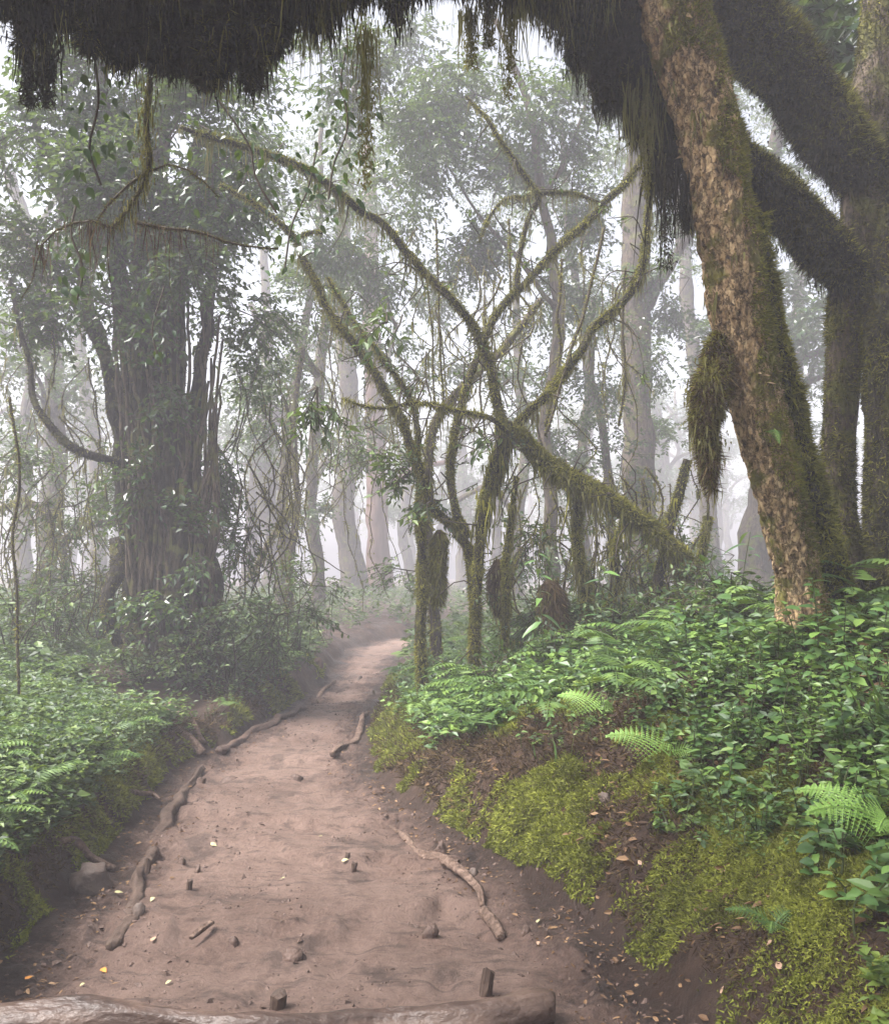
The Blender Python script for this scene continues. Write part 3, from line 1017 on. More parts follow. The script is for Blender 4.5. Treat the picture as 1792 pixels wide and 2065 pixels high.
# ---- leaning tree with tan bark, right foreground
b = G(1612, 1270)
b = np.array([U(1615, 1240, 5.05)[0], 5.05, float(H(U(1615, 1240, 5.05)[0], 5.05))])
T = Tree('leaning_tree', 'leaning tree with peeling tan bark and moss in right foreground', b)
lt = Tube([[*(b + np.array([.02, 0, -.2])), .20], [*U(1612, 1200, 5.05), 0.122], [*U(1592, 1080, 5.0), 0.112], [*U(1562, 950, 4.95), 0.115], [*U(1522, 800, 4.9), 0.122],
           [*U(1488, 620, 4.82), 0.132], [*U(1462, 430, 4.75), 0.137], [*U(1424, 240, 4.7), 0.144], [*U(1378, 90, 4.65), 0.152], [*U(1350, -40, 4.6), 0.155], [*U(1310, -250, 4.5), 0.148], [*U(1250, -600, 4.4), 0.111]],
          k=72, step=.022, amp=.16, freq=2.2, flute=.09, seed=3, wob=.03, fine=.20)
T.part('trunk', lt, M['bark_tan'])
st = px_tube([(1690, 1215, 5.2, .10), (1655, 1060, 5.15, .085), (1610, 900, 5.1, .075), (1575, 740, 5.0, .07), (1545, 560, 4.92, .05), (1525, 430, 4.86, .03)], k=16, step=.05, amp=.25, seed=5)
T.part('side_stem', st, M['bark_dark'])
right_bias = lambda P, N: .55 * N[:, 0] + .12 * (P[:, 2] - 2.6) - .05
T.fur('moss', [lt], M['moss'], 100000, .028, .008, 21, patchy(3.4, -.01, 8, right_bias), .25, .8, 0, .9)
T.fur('moss', [st], M['moss'], 14000, .05, .012, 22, None, .3, .8)
T.fur('bark_flakes', [lt], M['flake'], 3500, .022, .02, 23, lambda P, N, r: N[:, 1] < .2, .9, .8)
stub = px_tube([(1450, 880, 4.85, .02), (1425, 1010, 4.8, .016), (1430, 1060, 4.8, .012)], k=6)
clump = px_tube([(1478, 640, 4.85, .03), (1450, 700, 4.83, .05), (1432, 780, 4.82, .075), (1424, 860, 4.82, .062), (1430, 930, 4.82, .035), (1436, 990, 4.82, .012)], k=18, step=.025, amp=.7, freq=6, seed=9)
T.part('moss_core', clump, M['moss_brown'])
T.fur('hanging_moss', [clump], M['moss'], 14000, .035, .008, 24, None, .9, 1.1, clump=9)
T.fur('hanging_moss', [clump], M['moss_brown'], 5000, .06, .008, 28, None, 1.2, .8, clump=9)
T.beard('hanging_moss', [clump], M['beard'], 120, .22, .008, 25, 9, .03, .6, .25, 1)
T.beard('hanging_moss', [lt], M['beard'], 40, .12, .01, 26, 6, .03, -.02, .3, .8)

# ---- dark mossy tree behind it whose limbs arch over the path
bx = U(1740, 1200, 5.7)
b = np.array([bx[0], 5.7, float(H(bx[0], 5.7))])
T = Tree('mossy_tree', 'dark moss-laden tree at the right edge whose thick limb arches overhead', b)
t2 = Tube([[*(b + np.array([-.08, 0, -.2])), .17], [*U(1706, 1150, 5.7), .115], [*U(1690, 1000, 5.7), .095], [*U(1696, 820, 5.7), .095], [*U(1708, 640, 5.65), .11], [*U(1738, 430, 5.6), .13],
           [*U(1752, 240, 5.6), .13], [*U(1770, 60, 5.6), .11], [*U(1780, -160, 5.6), .1], [*U(1800, -500, 5.6), .07]], k=22, step=.05, amp=.16, seed=13, flute=.1)
t3 = Tube([[*(b + np.array([.2, -.15, -.2])), .24], [*U(1802, 1130, 5.5), .16], [*U(1798, 950, 5.5), .14], [*U(1788, 750, 5.5), .13], [*U(1785, 560, 5.5), .12], [*U(1800, 400, 5.5), .11], [*U(1850, 100, 5.5), .1]], k=22, step=.05, amp=.2, seed=14, flute=.12)
T.part('trunk', t2, M['bark_grey'])
T.part('trunk', t3, M['bark_dark'])
l1 = px_tube([(1755, 400, 5.6, .13), (1700, 290, 5.55, .18), (1620, 190, 5.5, .20), (1540, 90, 5.45, .21), (1460, -10, 5.4, .20), (1360, -130, 5.3, .18), (1200, -320, 5.2, .15)], k=26, step=.05, amp=.45, freq=2.2, seed=15)
l2 = px_tube([(1735, 590, 5.6, .10), (1670, 500, 5.5, .125), (1580, 405, 5.4, .13), (1470, 320, 5.3, .17), (1365, 210, 5.15, .24), (1250, 60, 4.95, .28), (1130, -70, 4.5, .24), (980, -120, 4.1, .18),
              (800, -110, 3.8, .16), (600, -50, 3.65, .16), (430, -5, 3.55, .18), (270, -10, 3.5, .17), (100, -40, 3.45, .15), (-120, -70, 3.4, .13), (-400, -90, 3.3, .1)], k=28, step=.045, amp=.5, seed=16, freq=2.5)
T.part('limb', l1, M['bark_dark'])
T.part('limb', l2, M['bark_dark'])
T.fur('moss', [l1, l2], M['moss_dark'], 90000, .055, .008, 31, lambda P, N, r: N[:, 2] < .45 + .3 * r.normal(size=len(P)), .7, 1.1, clump=3.0)  # blades off the limb tops take the shade-darkened moss colour
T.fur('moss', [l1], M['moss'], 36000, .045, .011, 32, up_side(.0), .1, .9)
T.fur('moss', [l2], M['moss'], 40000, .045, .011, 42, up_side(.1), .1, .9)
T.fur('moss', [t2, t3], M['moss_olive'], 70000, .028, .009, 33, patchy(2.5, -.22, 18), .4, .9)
T.fur('moss', [t2, t3], M['moss'], 22000, .03, .009, 39, patchy(2.5, .05, 18), .4, .9)
T.fur('moss', [l1], M['moss_olive'], 30000, .045, .009, 40, None, .4, .9)
T.fur('moss', [l1], M['moss'], 22000, .04, .009, 43, patchy(3.0, -.02, 44, lambda P, N: .5 * N[:, 2]), .3, 1.0)
T.fur('moss', [l2], M['moss'], 9000, .04, .009, 45, patchy(3.0, -.02, 44, lambda P, N: .5 * N[:, 2]), .3, 1.0, 0, .33)
T.fur('moss', [l2], M['moss_olive'], 16000, .05, .010, 41, None, .4, .9, 0, .33)
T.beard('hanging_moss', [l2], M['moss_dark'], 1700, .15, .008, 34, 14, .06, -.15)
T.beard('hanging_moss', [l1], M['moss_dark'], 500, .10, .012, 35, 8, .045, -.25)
T.beard('hanging_moss', [l2], M['beard'], 420, .2, .005, 36, 10, .035, -.3, .4, 1)
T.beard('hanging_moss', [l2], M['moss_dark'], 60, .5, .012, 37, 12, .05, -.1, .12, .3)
lob = []
for i, (px, py, d, w, h) in enumerate([(60, 30, 3.45, .05, .14), (95, 40, 3.45, .03, .16), (190, 60, 3.45, .06, .10), (255, 75, 3.5, .08, .14), (335, 90, 3.5, .09, .12), (425, 90, 3.5, .10, .20), (515, 85, 3.55, .06, .20), (560, 60, 3.6, .05, .12), (650, 20, 3.65, .05, .10), (805, -20, 3.8, .03, .16), (1170, 95, 4.75, .07, .14), (1225, 170, 4.85, .07, .16), (1290, 240, 4.9, .07, .14), (1345, 330, 5.0, .07, .2), (1390, 400, 5.1, .05, .2)]):
    q = U(px, py, d)
    lob.append(Tube([[*(q + np.array([0, 0, .12])), w * .8], [*q, w], [*(q - np.array([.02, 0, h * .6])), w * .65], [*(q - np.array([.01, 0, h])), .012]], k=16, step=.03, amp=.8, freq=5, seed=980 + i))
for t in lob:
    T.part('moss_lobe', t, M['bark_dark'])
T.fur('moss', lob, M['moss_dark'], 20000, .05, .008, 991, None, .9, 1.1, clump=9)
T.fur('moss', lob, M['moss_olive'], 9000, .04, .007, 994, patchy(6.0, .0, 995), .9, 1.1, clump=9)
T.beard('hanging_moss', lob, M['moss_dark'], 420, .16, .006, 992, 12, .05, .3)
T.beard('hanging_moss', lob, M['beard'], 70, .14, .005, 993, 10, .03, .2)
r = np.random.default_rng(38)
T.crown([(U(1660, 20, 6.6), (.5, .3, .5), 90), (U(1780, 60, 6.3), (.4, .3, .5), 70), (np.array([4.6, 6.5, 6.6]), (1.8, 1.8, 1.0), 300), (np.array([-2.0, 2.2, 5.4]), (2.0, 1.3, .6), 400), (np.array([-0.4, 0.4, 5.4]), (2.2, 1.6, .6), 380), (np.array([3.5, -2.0, 5.4]), (2.5, 2.2, .9), 300)], M['leaf_dark'], 39, .15)  # out-of-view blobs overhead, added to shade the near air and the limb

# ---- great multi-stemmed tree on the left
bx = U(350, 1330, 9.7)
b = np.array([bx[0], 9.7, float(H(bx[0], 9.7))])
T = Tree('multi_stem_tree', 'great dark tree of many fused stems left of the path', b)
zb = float(b[2]) - .25
D0 = 9.7
stems = [
    ([(285, 0), (272, 1150), (255, 1000), (240, 850), (215, 720), (170, 560), (125, 400), (70, 250)], .15, .07, 0.1),
    ([(312, 0), (300, 1100), (282, 900), (262, 700), (240, 500), (225, 300), (200, 100)], .19, .08, -.1),
    ([(345, 0), (340, 1100), (325, 900), (312, 700), (312, 450), (325, 250), (330, 60)], .25, .1, .15),
    ([(380, 0), (376, 1100), (362, 850), (362, 650), (372, 450), (400, 280)], .20, .08, -.15),
    ([(405, 0), (402, 1100), (392, 950), (395, 800), (418, 650), (445, 480), (500, 330)], .15, .06, .0),
    ([(330, 0), (325, 1150), (300, 950), (285, 800), (280, 600), (270, 420)], .16, .09, -.25),
    ([(432, 0), (426, 1180), (416, 1110), (408, 1055)], .15, .10, -.2),
    ([(360, 0), (358, 1150), (350, 1000), (335, 820), (345, 640), (350, 420)], .17, .09, -.3),
]
tubes = []
for i, (pp, r0, r1, dz) in enumerate(stems):
    rows = []
    for k, (a, c) in enumerate(pp):
        p = U(a, 1330 if c == 0 else c, D0 + dz)
        if c == 0: p[2] = zb
        f = k / (len(pp) - 1)
        rows.append([*p, .66 * (r0 * (1 - f) + .75 * r1 * f) + (.05 if k == 0 else 0)])
    t = Tube(rows, k=18, step=.07, amp=.35, freq=1.4, flute=.3, seed=40 + i, wob=.12)
    tubes.append(t)
    T.part('stem', t, M['bark_dark'])
rr = np.random.default_rng(50)
for i in range(40):
    a = 250 + 190 * rr.random()
    top = 560 + 400 * rr.random()
    bot = 1150 + 170 * rr.random()
    k = (a - 345) / 100
    t = px_tube([(345 + k * 85, bot, D0 - .35, .022), (345 + k * 95 + 8 * rr.normal(), .5 * (top + bot), D0 - .33, .02), (345 + k * 125 + 10 * rr.normal(), top, D0 - .3, .014)], k=6, step=.12, wob=.12, seed=60 + i)
    T.part('aerial_root', t, M['bark_grey'])
lim = [px_tube([(240, 935, D0, .06), (150, 905, D0 - .3, .045), (95, 850, D0 - .4, .038), (66, 800, D0 - .4, .034), (62, 740, D0 - .4, .03), (40, 660, D0 - .5, .025), (20, 560, D0 - .5, .015)], k=9, seed=81, amp=.2),
       px_tube([(238, 1090, D0 - .1, .09), (238, 1150, D0 - .3, .085), (214, 1200, D0 - .4, .075), (220, 1250, D0 - .4, .07), (238, 1300, D0 - .3, .05)], k=9, seed=82, amp=.2),
       px_tube([(215, 720, D0, .06), (120, 560, D0 + .3, .05), (40, 470, D0 + .5, .04), (-40, 420, D0 + .7, .03)], k=8, seed=83)]
for l in lim:
    T.part('limb', l, M['bark_dark'])
T.fur('moss', tubes, M['moss_olive'], 22000, .05, .016, 84, patchy(1.6, .10, 85, lambda P, N: -.2 * N[:, 0]), .8, .6)
T.fur('moss', lim, M['moss_olive'], 5000, .035, .012, 86, None, .6, .9)
T.beard('hanging_moss', lim[:1] + lim[2:], M['beard'], 60, .22, .016, 87, 6, .05)
T.crown([(U(330, 300, 8.9), (.9, .4, .7), 260), (U(300, 980, 9.2), (.35, .12, .6), 40), (U(380, 1080, 9.2), (.3, .12, .5), 40), (U(320, 1230, 9.1), (.5, .15, .25), 60), (U(300, 760, 9.2), (.4, .15, .4), 40), (U(200, 420, 8.8), (.8, .4, .6), 220), (U(330, 500, 8.9), (.8, .35, .5), 200), (U(430, 330, 9.0), (.7, .4, .6), 180), (U(230, 620, 8.9), (.6, .3, .35), 70), (U(60, 260, 9.3), (.9, .7, .9), 260), (U(170, 330, 9.5), (.8, .7, .8), 240), (U(300, 330, 9.6), (.9, .7, .8), 260), (U(420, 430, 9.6), (.7, .6, .8), 200), (U(90, 520, 9.3), (.8, .6, .7), 190),
         (U(250, 520, 9.3), (.7, .4, .6), 110), (U(470, 620, 9.9), (.5, .5, .7), 110), (U(40, 700, 9.6), (.6, .5, .7), 120), (U(200, 120, 9.5), (1.2, .8, .7), 240), (U(430, 190, 9.7), (1.0, .7, .8), 240), (U(480, 880, 10.2), (.45, .5, .9), 130)],
        M['leaf_far'], 88, .085)

# ---- central arching mossy trees
def ground_at(px, py, d):
    p = U(px, py, d)
    return np.array([p[0], d, float(H(p[0], d))])


DC = 7.6
b = ground_at(957, 1335, DC)
T = Tree('arching_tree', 'gnarled mossy tree beside the path with branches fanning from one fork', b)
A = Tube([[*(b - np.array([0, 0, .15])), .06], [*U(960, 1220, DC), .045], [*U(966, 1090, DC), .042], [*U(985, 980, DC), .048], [*U(1008, 910, DC), .06], [*U(1028, 850, DC), .065]], k=14, step=.05, amp=.3, seed=101, wob=.02)
B1 = px_tube([(1030, 870, DC, .0540), (1060, 840, DC, .0396), (1120, 770, DC, .0360), (1200, 665, DC, .0360), (1285, 560, DC, .0324), (1310, 440, DC, .0288), (1325, 340, DC, .0216)], k=12, step=.06, amp=.4, seed=102, wob=.10)
B2 = px_tube([(1018, 860, DC, .0504), (1002, 770, DC, .0360), (962, 670, DC, .0324), (885, 575, DC - .1, .0302), (800, 480, DC - .2, .0288), (690, 395, DC - .4, .0274), (560, 315, DC - .6, .0245), (440, 275, DC - .8, .0202), (360, 255, DC - 1, .0144)], k=12, step=.06, amp=.4, seed=103, wob=.11)
B5 = px_tube([(1020, 880, DC - .1, .0288), (980, 842, DC - .2, .0216), (900, 815, DC - .3, .0180), (820, 812, DC - .4, .0144), (740, 815, DC - .5, .0115), (690, 800, DC - .6, .0072)], k=8, step=.06, amp=.2, seed=104, wob=.10)
A2 = px_tube([(1035, 870, DC + .1, .0504), (1012, 940, DC + .1, .0360), (1000, 1000, DC + .05, .0216)], k=8, seed=105)
T.part('trunk', A, M['bark_dark'])
for l in (B1, B2, B5, A2):
    T.part('branch', l, M['bark_dark'])
T.fur('moss', [A, B1, B2, B5, A2], M['moss'], 34000, .032, .010, 106, lambda P, N, r: r.random(len(P)) < .75 + .3 * N[:, 2], .5, .7)
T.beard('hanging_moss', [A, B1, B2, B5], M['beard'], 460, .22, .007, 107, 8, .025)
T.beard('hanging_moss', [A], M['moss'], 40, .3, .014, 108, 9, .04, .5, .55, 1)
T.twiglets([B1, B2, B5, A], 70, 5100)
T.crown([(U(1005, 880, DC - .2), (.14, .12, .12), 8), (U(640, 780, DC - .5), (.35, .25, .25), 22), (U(780, 650, DC - .2), (.2, .2, .2), 10)], M['leaf_mid'], 109, .11, 6, .22, .3, .36)

b = ground_at(950, 1325, DC + .25)
T = Tree('arching_tree', 'slender mossy tree arching left from a low fork beside the path', b)
DC2 = DC + .25
A = Tube([[*(b - np.array([0, 0, .15])), .045], [*U(955, 1230, DC2), .035], [*U(945, 1100, DC2), .042]], k=12, step=.05, amp=.3, seed=111)
B4 = px_tube([(947, 1110, DC2, .0432), (915, 1060, DC2, .0396), (868, 1020, DC2, .0396), (842, 930, DC2, .0360), (802, 825, DC2, .0346), (740, 720, DC2, .0324), (665, 625, DC2, .0302), (615, 530, DC2, .0274), (592, 475, DC2, .0252), (530, 420, DC2 - .1, .0202), (440, 370, DC2 - .2, .0144)], k=12, step=.06, amp=.4, seed=112, wob=.10)
B4b = px_tube([(598, 480, DC2, .0216), (625, 468, DC2, .0180), (650, 470, DC2, .0130)], k=8, seed=113)
B4c = px_tube([(835, 920, DC2 + .2, .0252), (838, 850, DC2 + .25, .0252), (820, 790, DC2 + .3, .0238), (770, 720, DC2 + .35, .0216), (700, 620, DC2 + .4, .0180), (660, 560, DC2 + .4, .0130)], k=10, seed=114, wob=.08)
B3 = px_tube([(945, 1095, DC2, .0396), (915, 1020, DC2 + .05, .0360), (903, 950, DC2 + .1, .0360), (912, 880, DC2 + .15, .0346), (935, 800, DC2 + .2, .0338), (965, 715, DC2 + .2, .0324), (1005, 635, DC2 + .2, .0324), (1065, 565, DC2 + .2, .0324), (1170, 455, DC2 + .1, .0310), (1262, 365, DC2, .0288), (1310, 290, DC2 - .1, .0230)], k=12, step=.06, amp=.22, seed=115, wob=.08)
B3b = px_tube([(1036, 590, DC2 + .2, .0252), (1050, 510, DC2 + .2, .0238), (1070, 430, DC2 + .2, .0230), (1082, 385, DC2 + .2, .0245), (1030, 310, DC2 + .2, .0202), (975, 235, DC2 + .2, .0173), (935, 190, DC2 + .2, .0115)], k=10, seed=116, wob=.08)
B3c = px_tube([(1080, 390, DC2 + .2, .0180), (1150, 388, DC2 + .2, .0173), (1200, 405, DC2 + .15, .0158), (1220, 420, DC2 + .1, .0130)], k=8, seed=117)
B3d = px_tube([(1075, 395, DC2 + .2, .0144), (1020, 400, DC2 + .3, .0130), (985, 440, DC2 + .4, .0101), (965, 490, DC2 + .4, .0058)], k=8, seed=118)
T.part('trunk', A, M['bark_dark'])
for l in (B4, B4b, B4c, B3, B3b, B3c, B3d):
    T.part('branch', l, M['bark_dark'])
T.fur('moss', [A, B4, B4b, B4c], M['moss'], 20000, .03, .010, 119, None, .4, .7)
T.fur('moss', [B3, B3b, B3c, B3d], M['moss'], 13000, .026, .010, 120, None, .7, .7)
T.beard('hanging_moss', [B4, B4c, B3, B3b, B3c, B3d], M['beard'], 440, .19, .007, 121, 7, .025)
T.beard('hanging_moss', [B3c, B3d], M['beard'], 26, .3, .013, 122, 8, .04)
T.twiglets([B4, B4c, B3, B3b, B3c, B3d], 90, 5200)
T.crown([(U(820, 960, DC2), (.25, .2, .22), 36), (U(870, 1010, DC2 - .1), (.15, .15, .15), 14)], M['leaf_mid'], 123, .09, 7, .2, .4, .42)

# ---- fallen mossy bough and its props
b = ground_at(1385, 1290, 7.7)
T = Tree('fallen_bough', 'thick slanting mossy bough leaning from the fork down to the right', b, cat='fallen branch')
C = px_tube([(1030, 865, DC, .07), (1075, 905, DC, .075), (1120, 945, DC, .08), (1190, 985, DC, .08), (1260, 1030, DC, .07), (1330, 1085, DC, .065), (1380, 1140, DC + .1, .09), (1400, 1220, DC + .1, .08), (1400, 1300, DC + .1, .07)], k=16, step=.05, amp=.25, seed=131, wob=.04)
T.part('bough', C, M['bark_dark'])
T.fur('moss', [C], M['moss'], 30000, .04, .011, 132, None, .5, .7)
T.twiglets([C], 26, 5300)
T.beard('hanging_moss', [C], M['beard'], 170, .26, .012, 133, 9, .035, .05, .1, .9)
T.beard('hanging_moss', [C], M['moss'], 80, .2, .014, 134, 9, .035, .1, .1, .9)

props = [
    ('mossy_sapling', 'upright mossy stem propping the middle of the slanting bough', [(1168, 965), (1164, 1080), (1172, 1140), (1186, 1210), (1190, 1310)], .062, .055, 7.75, 1),
    ('mossy_sapling', 'dark leaning broken stem under the lower end of the slanting bough', [(1385, 930), (1368, 990), (1345, 1090), (1328, 1180), (1308, 1310)], .055, .075, 7.9, 0),
    ('mossy_sapling', 'shaggy dark mossy stem hanging left of the fork above the path', [(845, 930), (848, 1040), (850, 1130), (852, 1250)], .05, .075, 8.2, 1),
    ('mossy_sapling', 'short mossy stem between the slanting bough and the tan tree', [(1425, 1040), (1415, 1110), (1400, 1180), (1395, 1310)], .05, .07, 8.3, 1),
    ('mossy_sapling', 'thin twisted stem behind the right undergrowth', [(1255, 1040), (1240, 1110), (1248, 1180), (1215, 1250), (1180, 1330)], .03, .035, 8.0, 0),
    ('mossy_sapling', 'thin mossy stem just right of the forked trunk', [(1040, 960), (1030, 1050), (1022, 1120), (1020, 1200), (1010, 1310)], .03, .04, 7.9, 1),
]
for i, (nm, lb, pp, r0, r1, d, mo) in enumerate(props):
    bb = ground_at(pp[-1][0], pp[-1][1], d)
    T = Tree(nm, lb, bb, cat='sapling')
    r0, r1 = r0 * .66, r1 * .66
    rows = [[*U(a, c, d), r0 + (r1 - r0) * k / (len(pp) - 1)] for k, (a, c) in enumerate(pp[:-1])] + [[bb[0], bb[1], bb[2] - .15, r1]]
    t = Tube(rows, k=12, step=.05, amp=.3, seed=140 + i, wob=.03)
    T.part('stem', t, M['bark_dark'])
    T.fur('moss', [t], M['moss'], 8000 if mo else 3000, .035, .010, 150 + i, None, .7, .7)
    T.beard('hanging_moss', [t], M['beard'] if mo else M['moss'], 34 if mo else 14, .25, .012, 160 + i, 8, .04, .4)

# drooping moss curtains standing in the undergrowth
for i, (a, c, h, w, d, lb) in enumerate([(1110, 1190, .55, .10, 7.7, 'brown hanging moss clump in the undergrowth below the bough'), (1390, 1250, .3, .10, 6.6, 'round brown moss clump low beside the tan tree'),
                                         (1005, 1150, .4, .07, 8.1, 'shaggy moss clump behind the forked trunk'), (885, 1090, .6, .07, 8.25, 'shaggy moss clump hanging under the low fork')]):
    p = U(a, c, d)
    T = Tree('moss_clump', lb, p, cat='moss clump')
    t = Tube([[*(p + np.array([0, 0, .1])), .02], [*p, w], [*(p - np.array([0, 0, h * .5])), w * .9], [*(p - np.array([0, 0, h])), .02]], k=10, step=.04, amp=.3, seed=170 + i)
    T.part('core', t, M['moss_brown'])
    T.fur('moss', [t], M['moss'] if i % 2 else M['moss_brown'], 3500, .07, .012, 175 + i, None, 1.5, .5)
    T.beard('hanging_moss', [t], M['beard'], 30, .25, .012, 180 + i, 8, .03, .9)

# ---- leafy trees in the middle distance whose foliage fills the centre
def leafy_tree(label, base, trunk_rows, blobs, seed, L=.08, mat='leaf_far', bark='bark_grey', limbs=(), nleaf=9, beard=0, fur=0, aspect=.5):
    T = Tree('forest_tree', label, base)
    ts = [Tube([[base[0], base[1], base[2] - .2, trunk_rows[0][3] * 1.25]] + [[*U(a, c, d), r] for a, c, d, r in trunk_rows], k=12, step=.15, amp=.2, freq=1.2, flute=.08, seed=seed, wob=.08)]
    T.part('trunk', ts[0], M[bark])
    for k, rows in enumerate(limbs):
        t = px_tube(rows, k=8, step=.12, amp=.2, seed=seed + 1 + k, wob=.08)
        ts.append(t)
        T.part('branch', t, M[bark])
    if fur: T.fur('moss', ts, M['moss'], fur, .07, .022, seed + 20, None, .6, .7)
    if beard: T.beard('hanging_moss', ts[1:] or ts, M['beard'], beard, .35, .02, seed + 21, 6, .06)
    if blobs: T.crown(blobs, M[mat], seed + 22, L, nleaf, .45, .4, aspect)
    return T


leafy_tree('leafy tree with broad dark foliage above the middle of the path', ground_at(1110, 1290, 14.7),
           [(1112, 1150, 14.7, 0.119), (1105, 980, 14.7, 0.112), (1100, 850, 14.7, 0.106), (1125, 700, 14.7, 0.099), (1120, 560, 14.7, 0.092), (1090, 380, 14.7, 0.079), (1060, 200, 14.7, 0.066), (1000, 40, 14.7, 0.04)],
           [(U(960, 190, 14.28), (1.452, 1.188, 0.924), 330), (U(1090, 240, 14.56), (1.188, 1.188, 1.056), 300), (U(860, 270, 14), (1.188, 1.056, 1.056), 280), (U(1000, 380, 14.84), (1.32, 1.056, 1.056), 280), (U(1150, 400, 15.12), (0.924, 0.924, 1.056), 170), (U(900, 480, 15.12), (1.188, 0.924, 0.792), 190), (U(1080, 600, 15.4), (0.924, 0.924, 0.924), 120)],
           200, 0.106, limbs=[[(1120, 620, 14.7, 0.053), (1040, 520, 14.7, 0.04), (960, 420, 14.7, 0.026), (900, 330, 14.56, 0.016)], [(1095, 400, 14.7, 0.053), (1150, 300, 14.7, 0.04), (1190, 180, 14.7, 0.026)]])
leafy_tree('leafy tree hanging over the path just right of the great left tree', ground_at(640, 1290, 23.1),
           [(642, 1150, 23.1, 0.158), (625, 1000, 23.1, 0.145), (640, 850, 23.1, 0.145), (650, 700, 23.1, 0.132), (690, 500, 23.1, 0.119), (700, 300, 23.1, 0.092), (720, 120, 23.1, 0.066)],
           [(U(690, 160, 13.3), (0.924, 0.792, 1.056), 260), (U(620, 420, 14.7), (1.056, 0.924, 0.924), 190), (U(740, 520, 15.4), (1.056, 0.924, 0.792), 170), (U(640, 620, 16.1), (0.792, 0.792, 0.792), 120), (U(760, 700, 16.8), (0.792, 0.792, 0.66), 100), (U(560, 840, 16.1), (0.792, 0.792, 0.66), 120), (U(640, 760, 16.8), (0.66, 0.66, 0.66), 80), (U(800, 380, 15.4), (0.924, 0.792, 0.792), 130), (U(540, 320, 14), (0.924, 0.792, 0.792), 150)],
           230, 0.106, limbs=[[(645, 760, 17.5, 0.079), (560, 640, 16.8, 0.059), (530, 700, 16.52, 0.04)], [(695, 480, 17.5, 0.066), (760, 560, 16.8, 0.053), (800, 660, 16.52, 0.033)]], beard=40, fur=2500)
leafy_tree('small-leaved tree behind the slanting bough', ground_at(1240, 1290, 16.8),
           [(1238, 1150, 16.8, 0.092), (1228, 1000, 16.8, 0.086), (1215, 860, 16.8, 0.079), (1190, 740, 16.8, 0.066), (1200, 600, 16.8, 0.053)],
           [(U(1180, 760, 16.1), (0.792, 0.792, 0.792), 130), (U(1160, 880, 16.1), (0.792, 0.792, 0.66), 130), (U(1250, 960, 16.1), (0.792, 0.792, 0.792), 120), (U(1230, 640, 16.8), (0.66, 0.66, 0.792), 80), (U(1340, 720, 16.8), (0.528, 0.528, 0.792), 60), (U(1060, 1130, 14), (0.792, 0.66, 0.528), 80), (U(1250, 1160, 14), (0.924, 0.66, 0.528), 100)],
           260, 0.094, fur=1200)
leafy_tree('thick misty trunk rising behind the tan leaning tree', ground_at(1290, 1270, 19.6),
           [(1292, 1150, 19.6, 0.343), (1288, 950, 19.6, 0.33), (1284, 750, 19.6, 0.317), (1280, 550, 19.6, 0.317), (1290, 330, 19.6, 0.304), (1300, 50, 19.6, 0.264), (1310, -250, 19.6, 0.198)],
           [(U(1400, 250, 18.9), (1.584, 1.32, 1.32), 220), (U(1250, 100, 18.9), (1.584, 1.32, 1.32), 220), (U(1620, 100, 18.2), (1.98, 1.32, 1.32), 220), (U(1700, 480, 18.2), (0.924, 0.924, 0.66), 70), (U(1390, 560, 19), (1.2, 1.2, 1.0), 150), (U(1450, 780, 19), (1.2, 1.2, 1.0), 130), (U(1640, 620, 19), (1.0, 1.2, 1.2), 90), (U(1560, 330, 18.5), (1.2, 1.2, 1.0), 130), (U(850, 110, 18), (1.3, 1.2, .7), 110)],
           280, 0.138, limbs=[[(1285, 650, 19.6, 0.132), (1360, 520, 19.6, 0.106), (1420, 430, 19.6, 0.066)]], beard=20, fur=2500)

leafy_tree('misty leafy tree veiling the gap above the far bend', ground_at(560, 1290, 21.7),
           [(570, 1150, 21.7, 0.132), (575, 950, 21.7, 0.119), (600, 750, 21.7, 0.106), (640, 500, 21.7, 0.079), (650, 250, 21.7, 0.053)],
           [(U(800, 560, 21), (1.584, 1.32, 1.056), 170), (U(640, 500, 21), (1.452, 1.32, 1.056), 150), (U(850, 760, 21.7), (1.452, 1.32, 0.792), 130), (U(700, 880, 22.4), (1.188, 1.056, 0.66), 90), (U(480, 760, 21.7), (1.056, 1.056, 0.924), 90), (U(620, 1050, 21.7), (0.792, 0.792, 0.66), 60), (U(750, 330, 21), (1.848, 1.32, 1.32), 190)],
           3000, 0.125, fur=1200, beard=20)
leafy_tree('misty leafy tree veiling the middle right distance', ground_at(1190, 1290, 22.4),
           [(1180, 1150, 22.4, 0.145), (1170, 950, 22.4, 0.132), (1185, 750, 22.4, 0.119), (1150, 500, 22.4, 0.092), (1130, 250, 22.4, 0.053)],
           [(U(1000, 780, 21.7), (1.452, 1.32, 0.924), 140), (U(1180, 560, 21.7), (1.716, 1.32, 1.188), 170), (U(1080, 420, 22.4), (1.848, 1.32, 1.188), 180), (U(1330, 480, 22.4), (1.452, 1.32, 1.056), 120), (U(1120, 960, 21.7), (1.188, 1.056, 0.792), 110), (U(1330, 900, 21), (0.924, 1.056, 0.924), 90), (U(1260, 300, 21.7), (1.716, 1.32, 1.188), 160), (U(1480, 1120, 19.6), (1.056, 1.056, 0.792), 80)],
           3100, 0.125, fur=1200, beard=20)
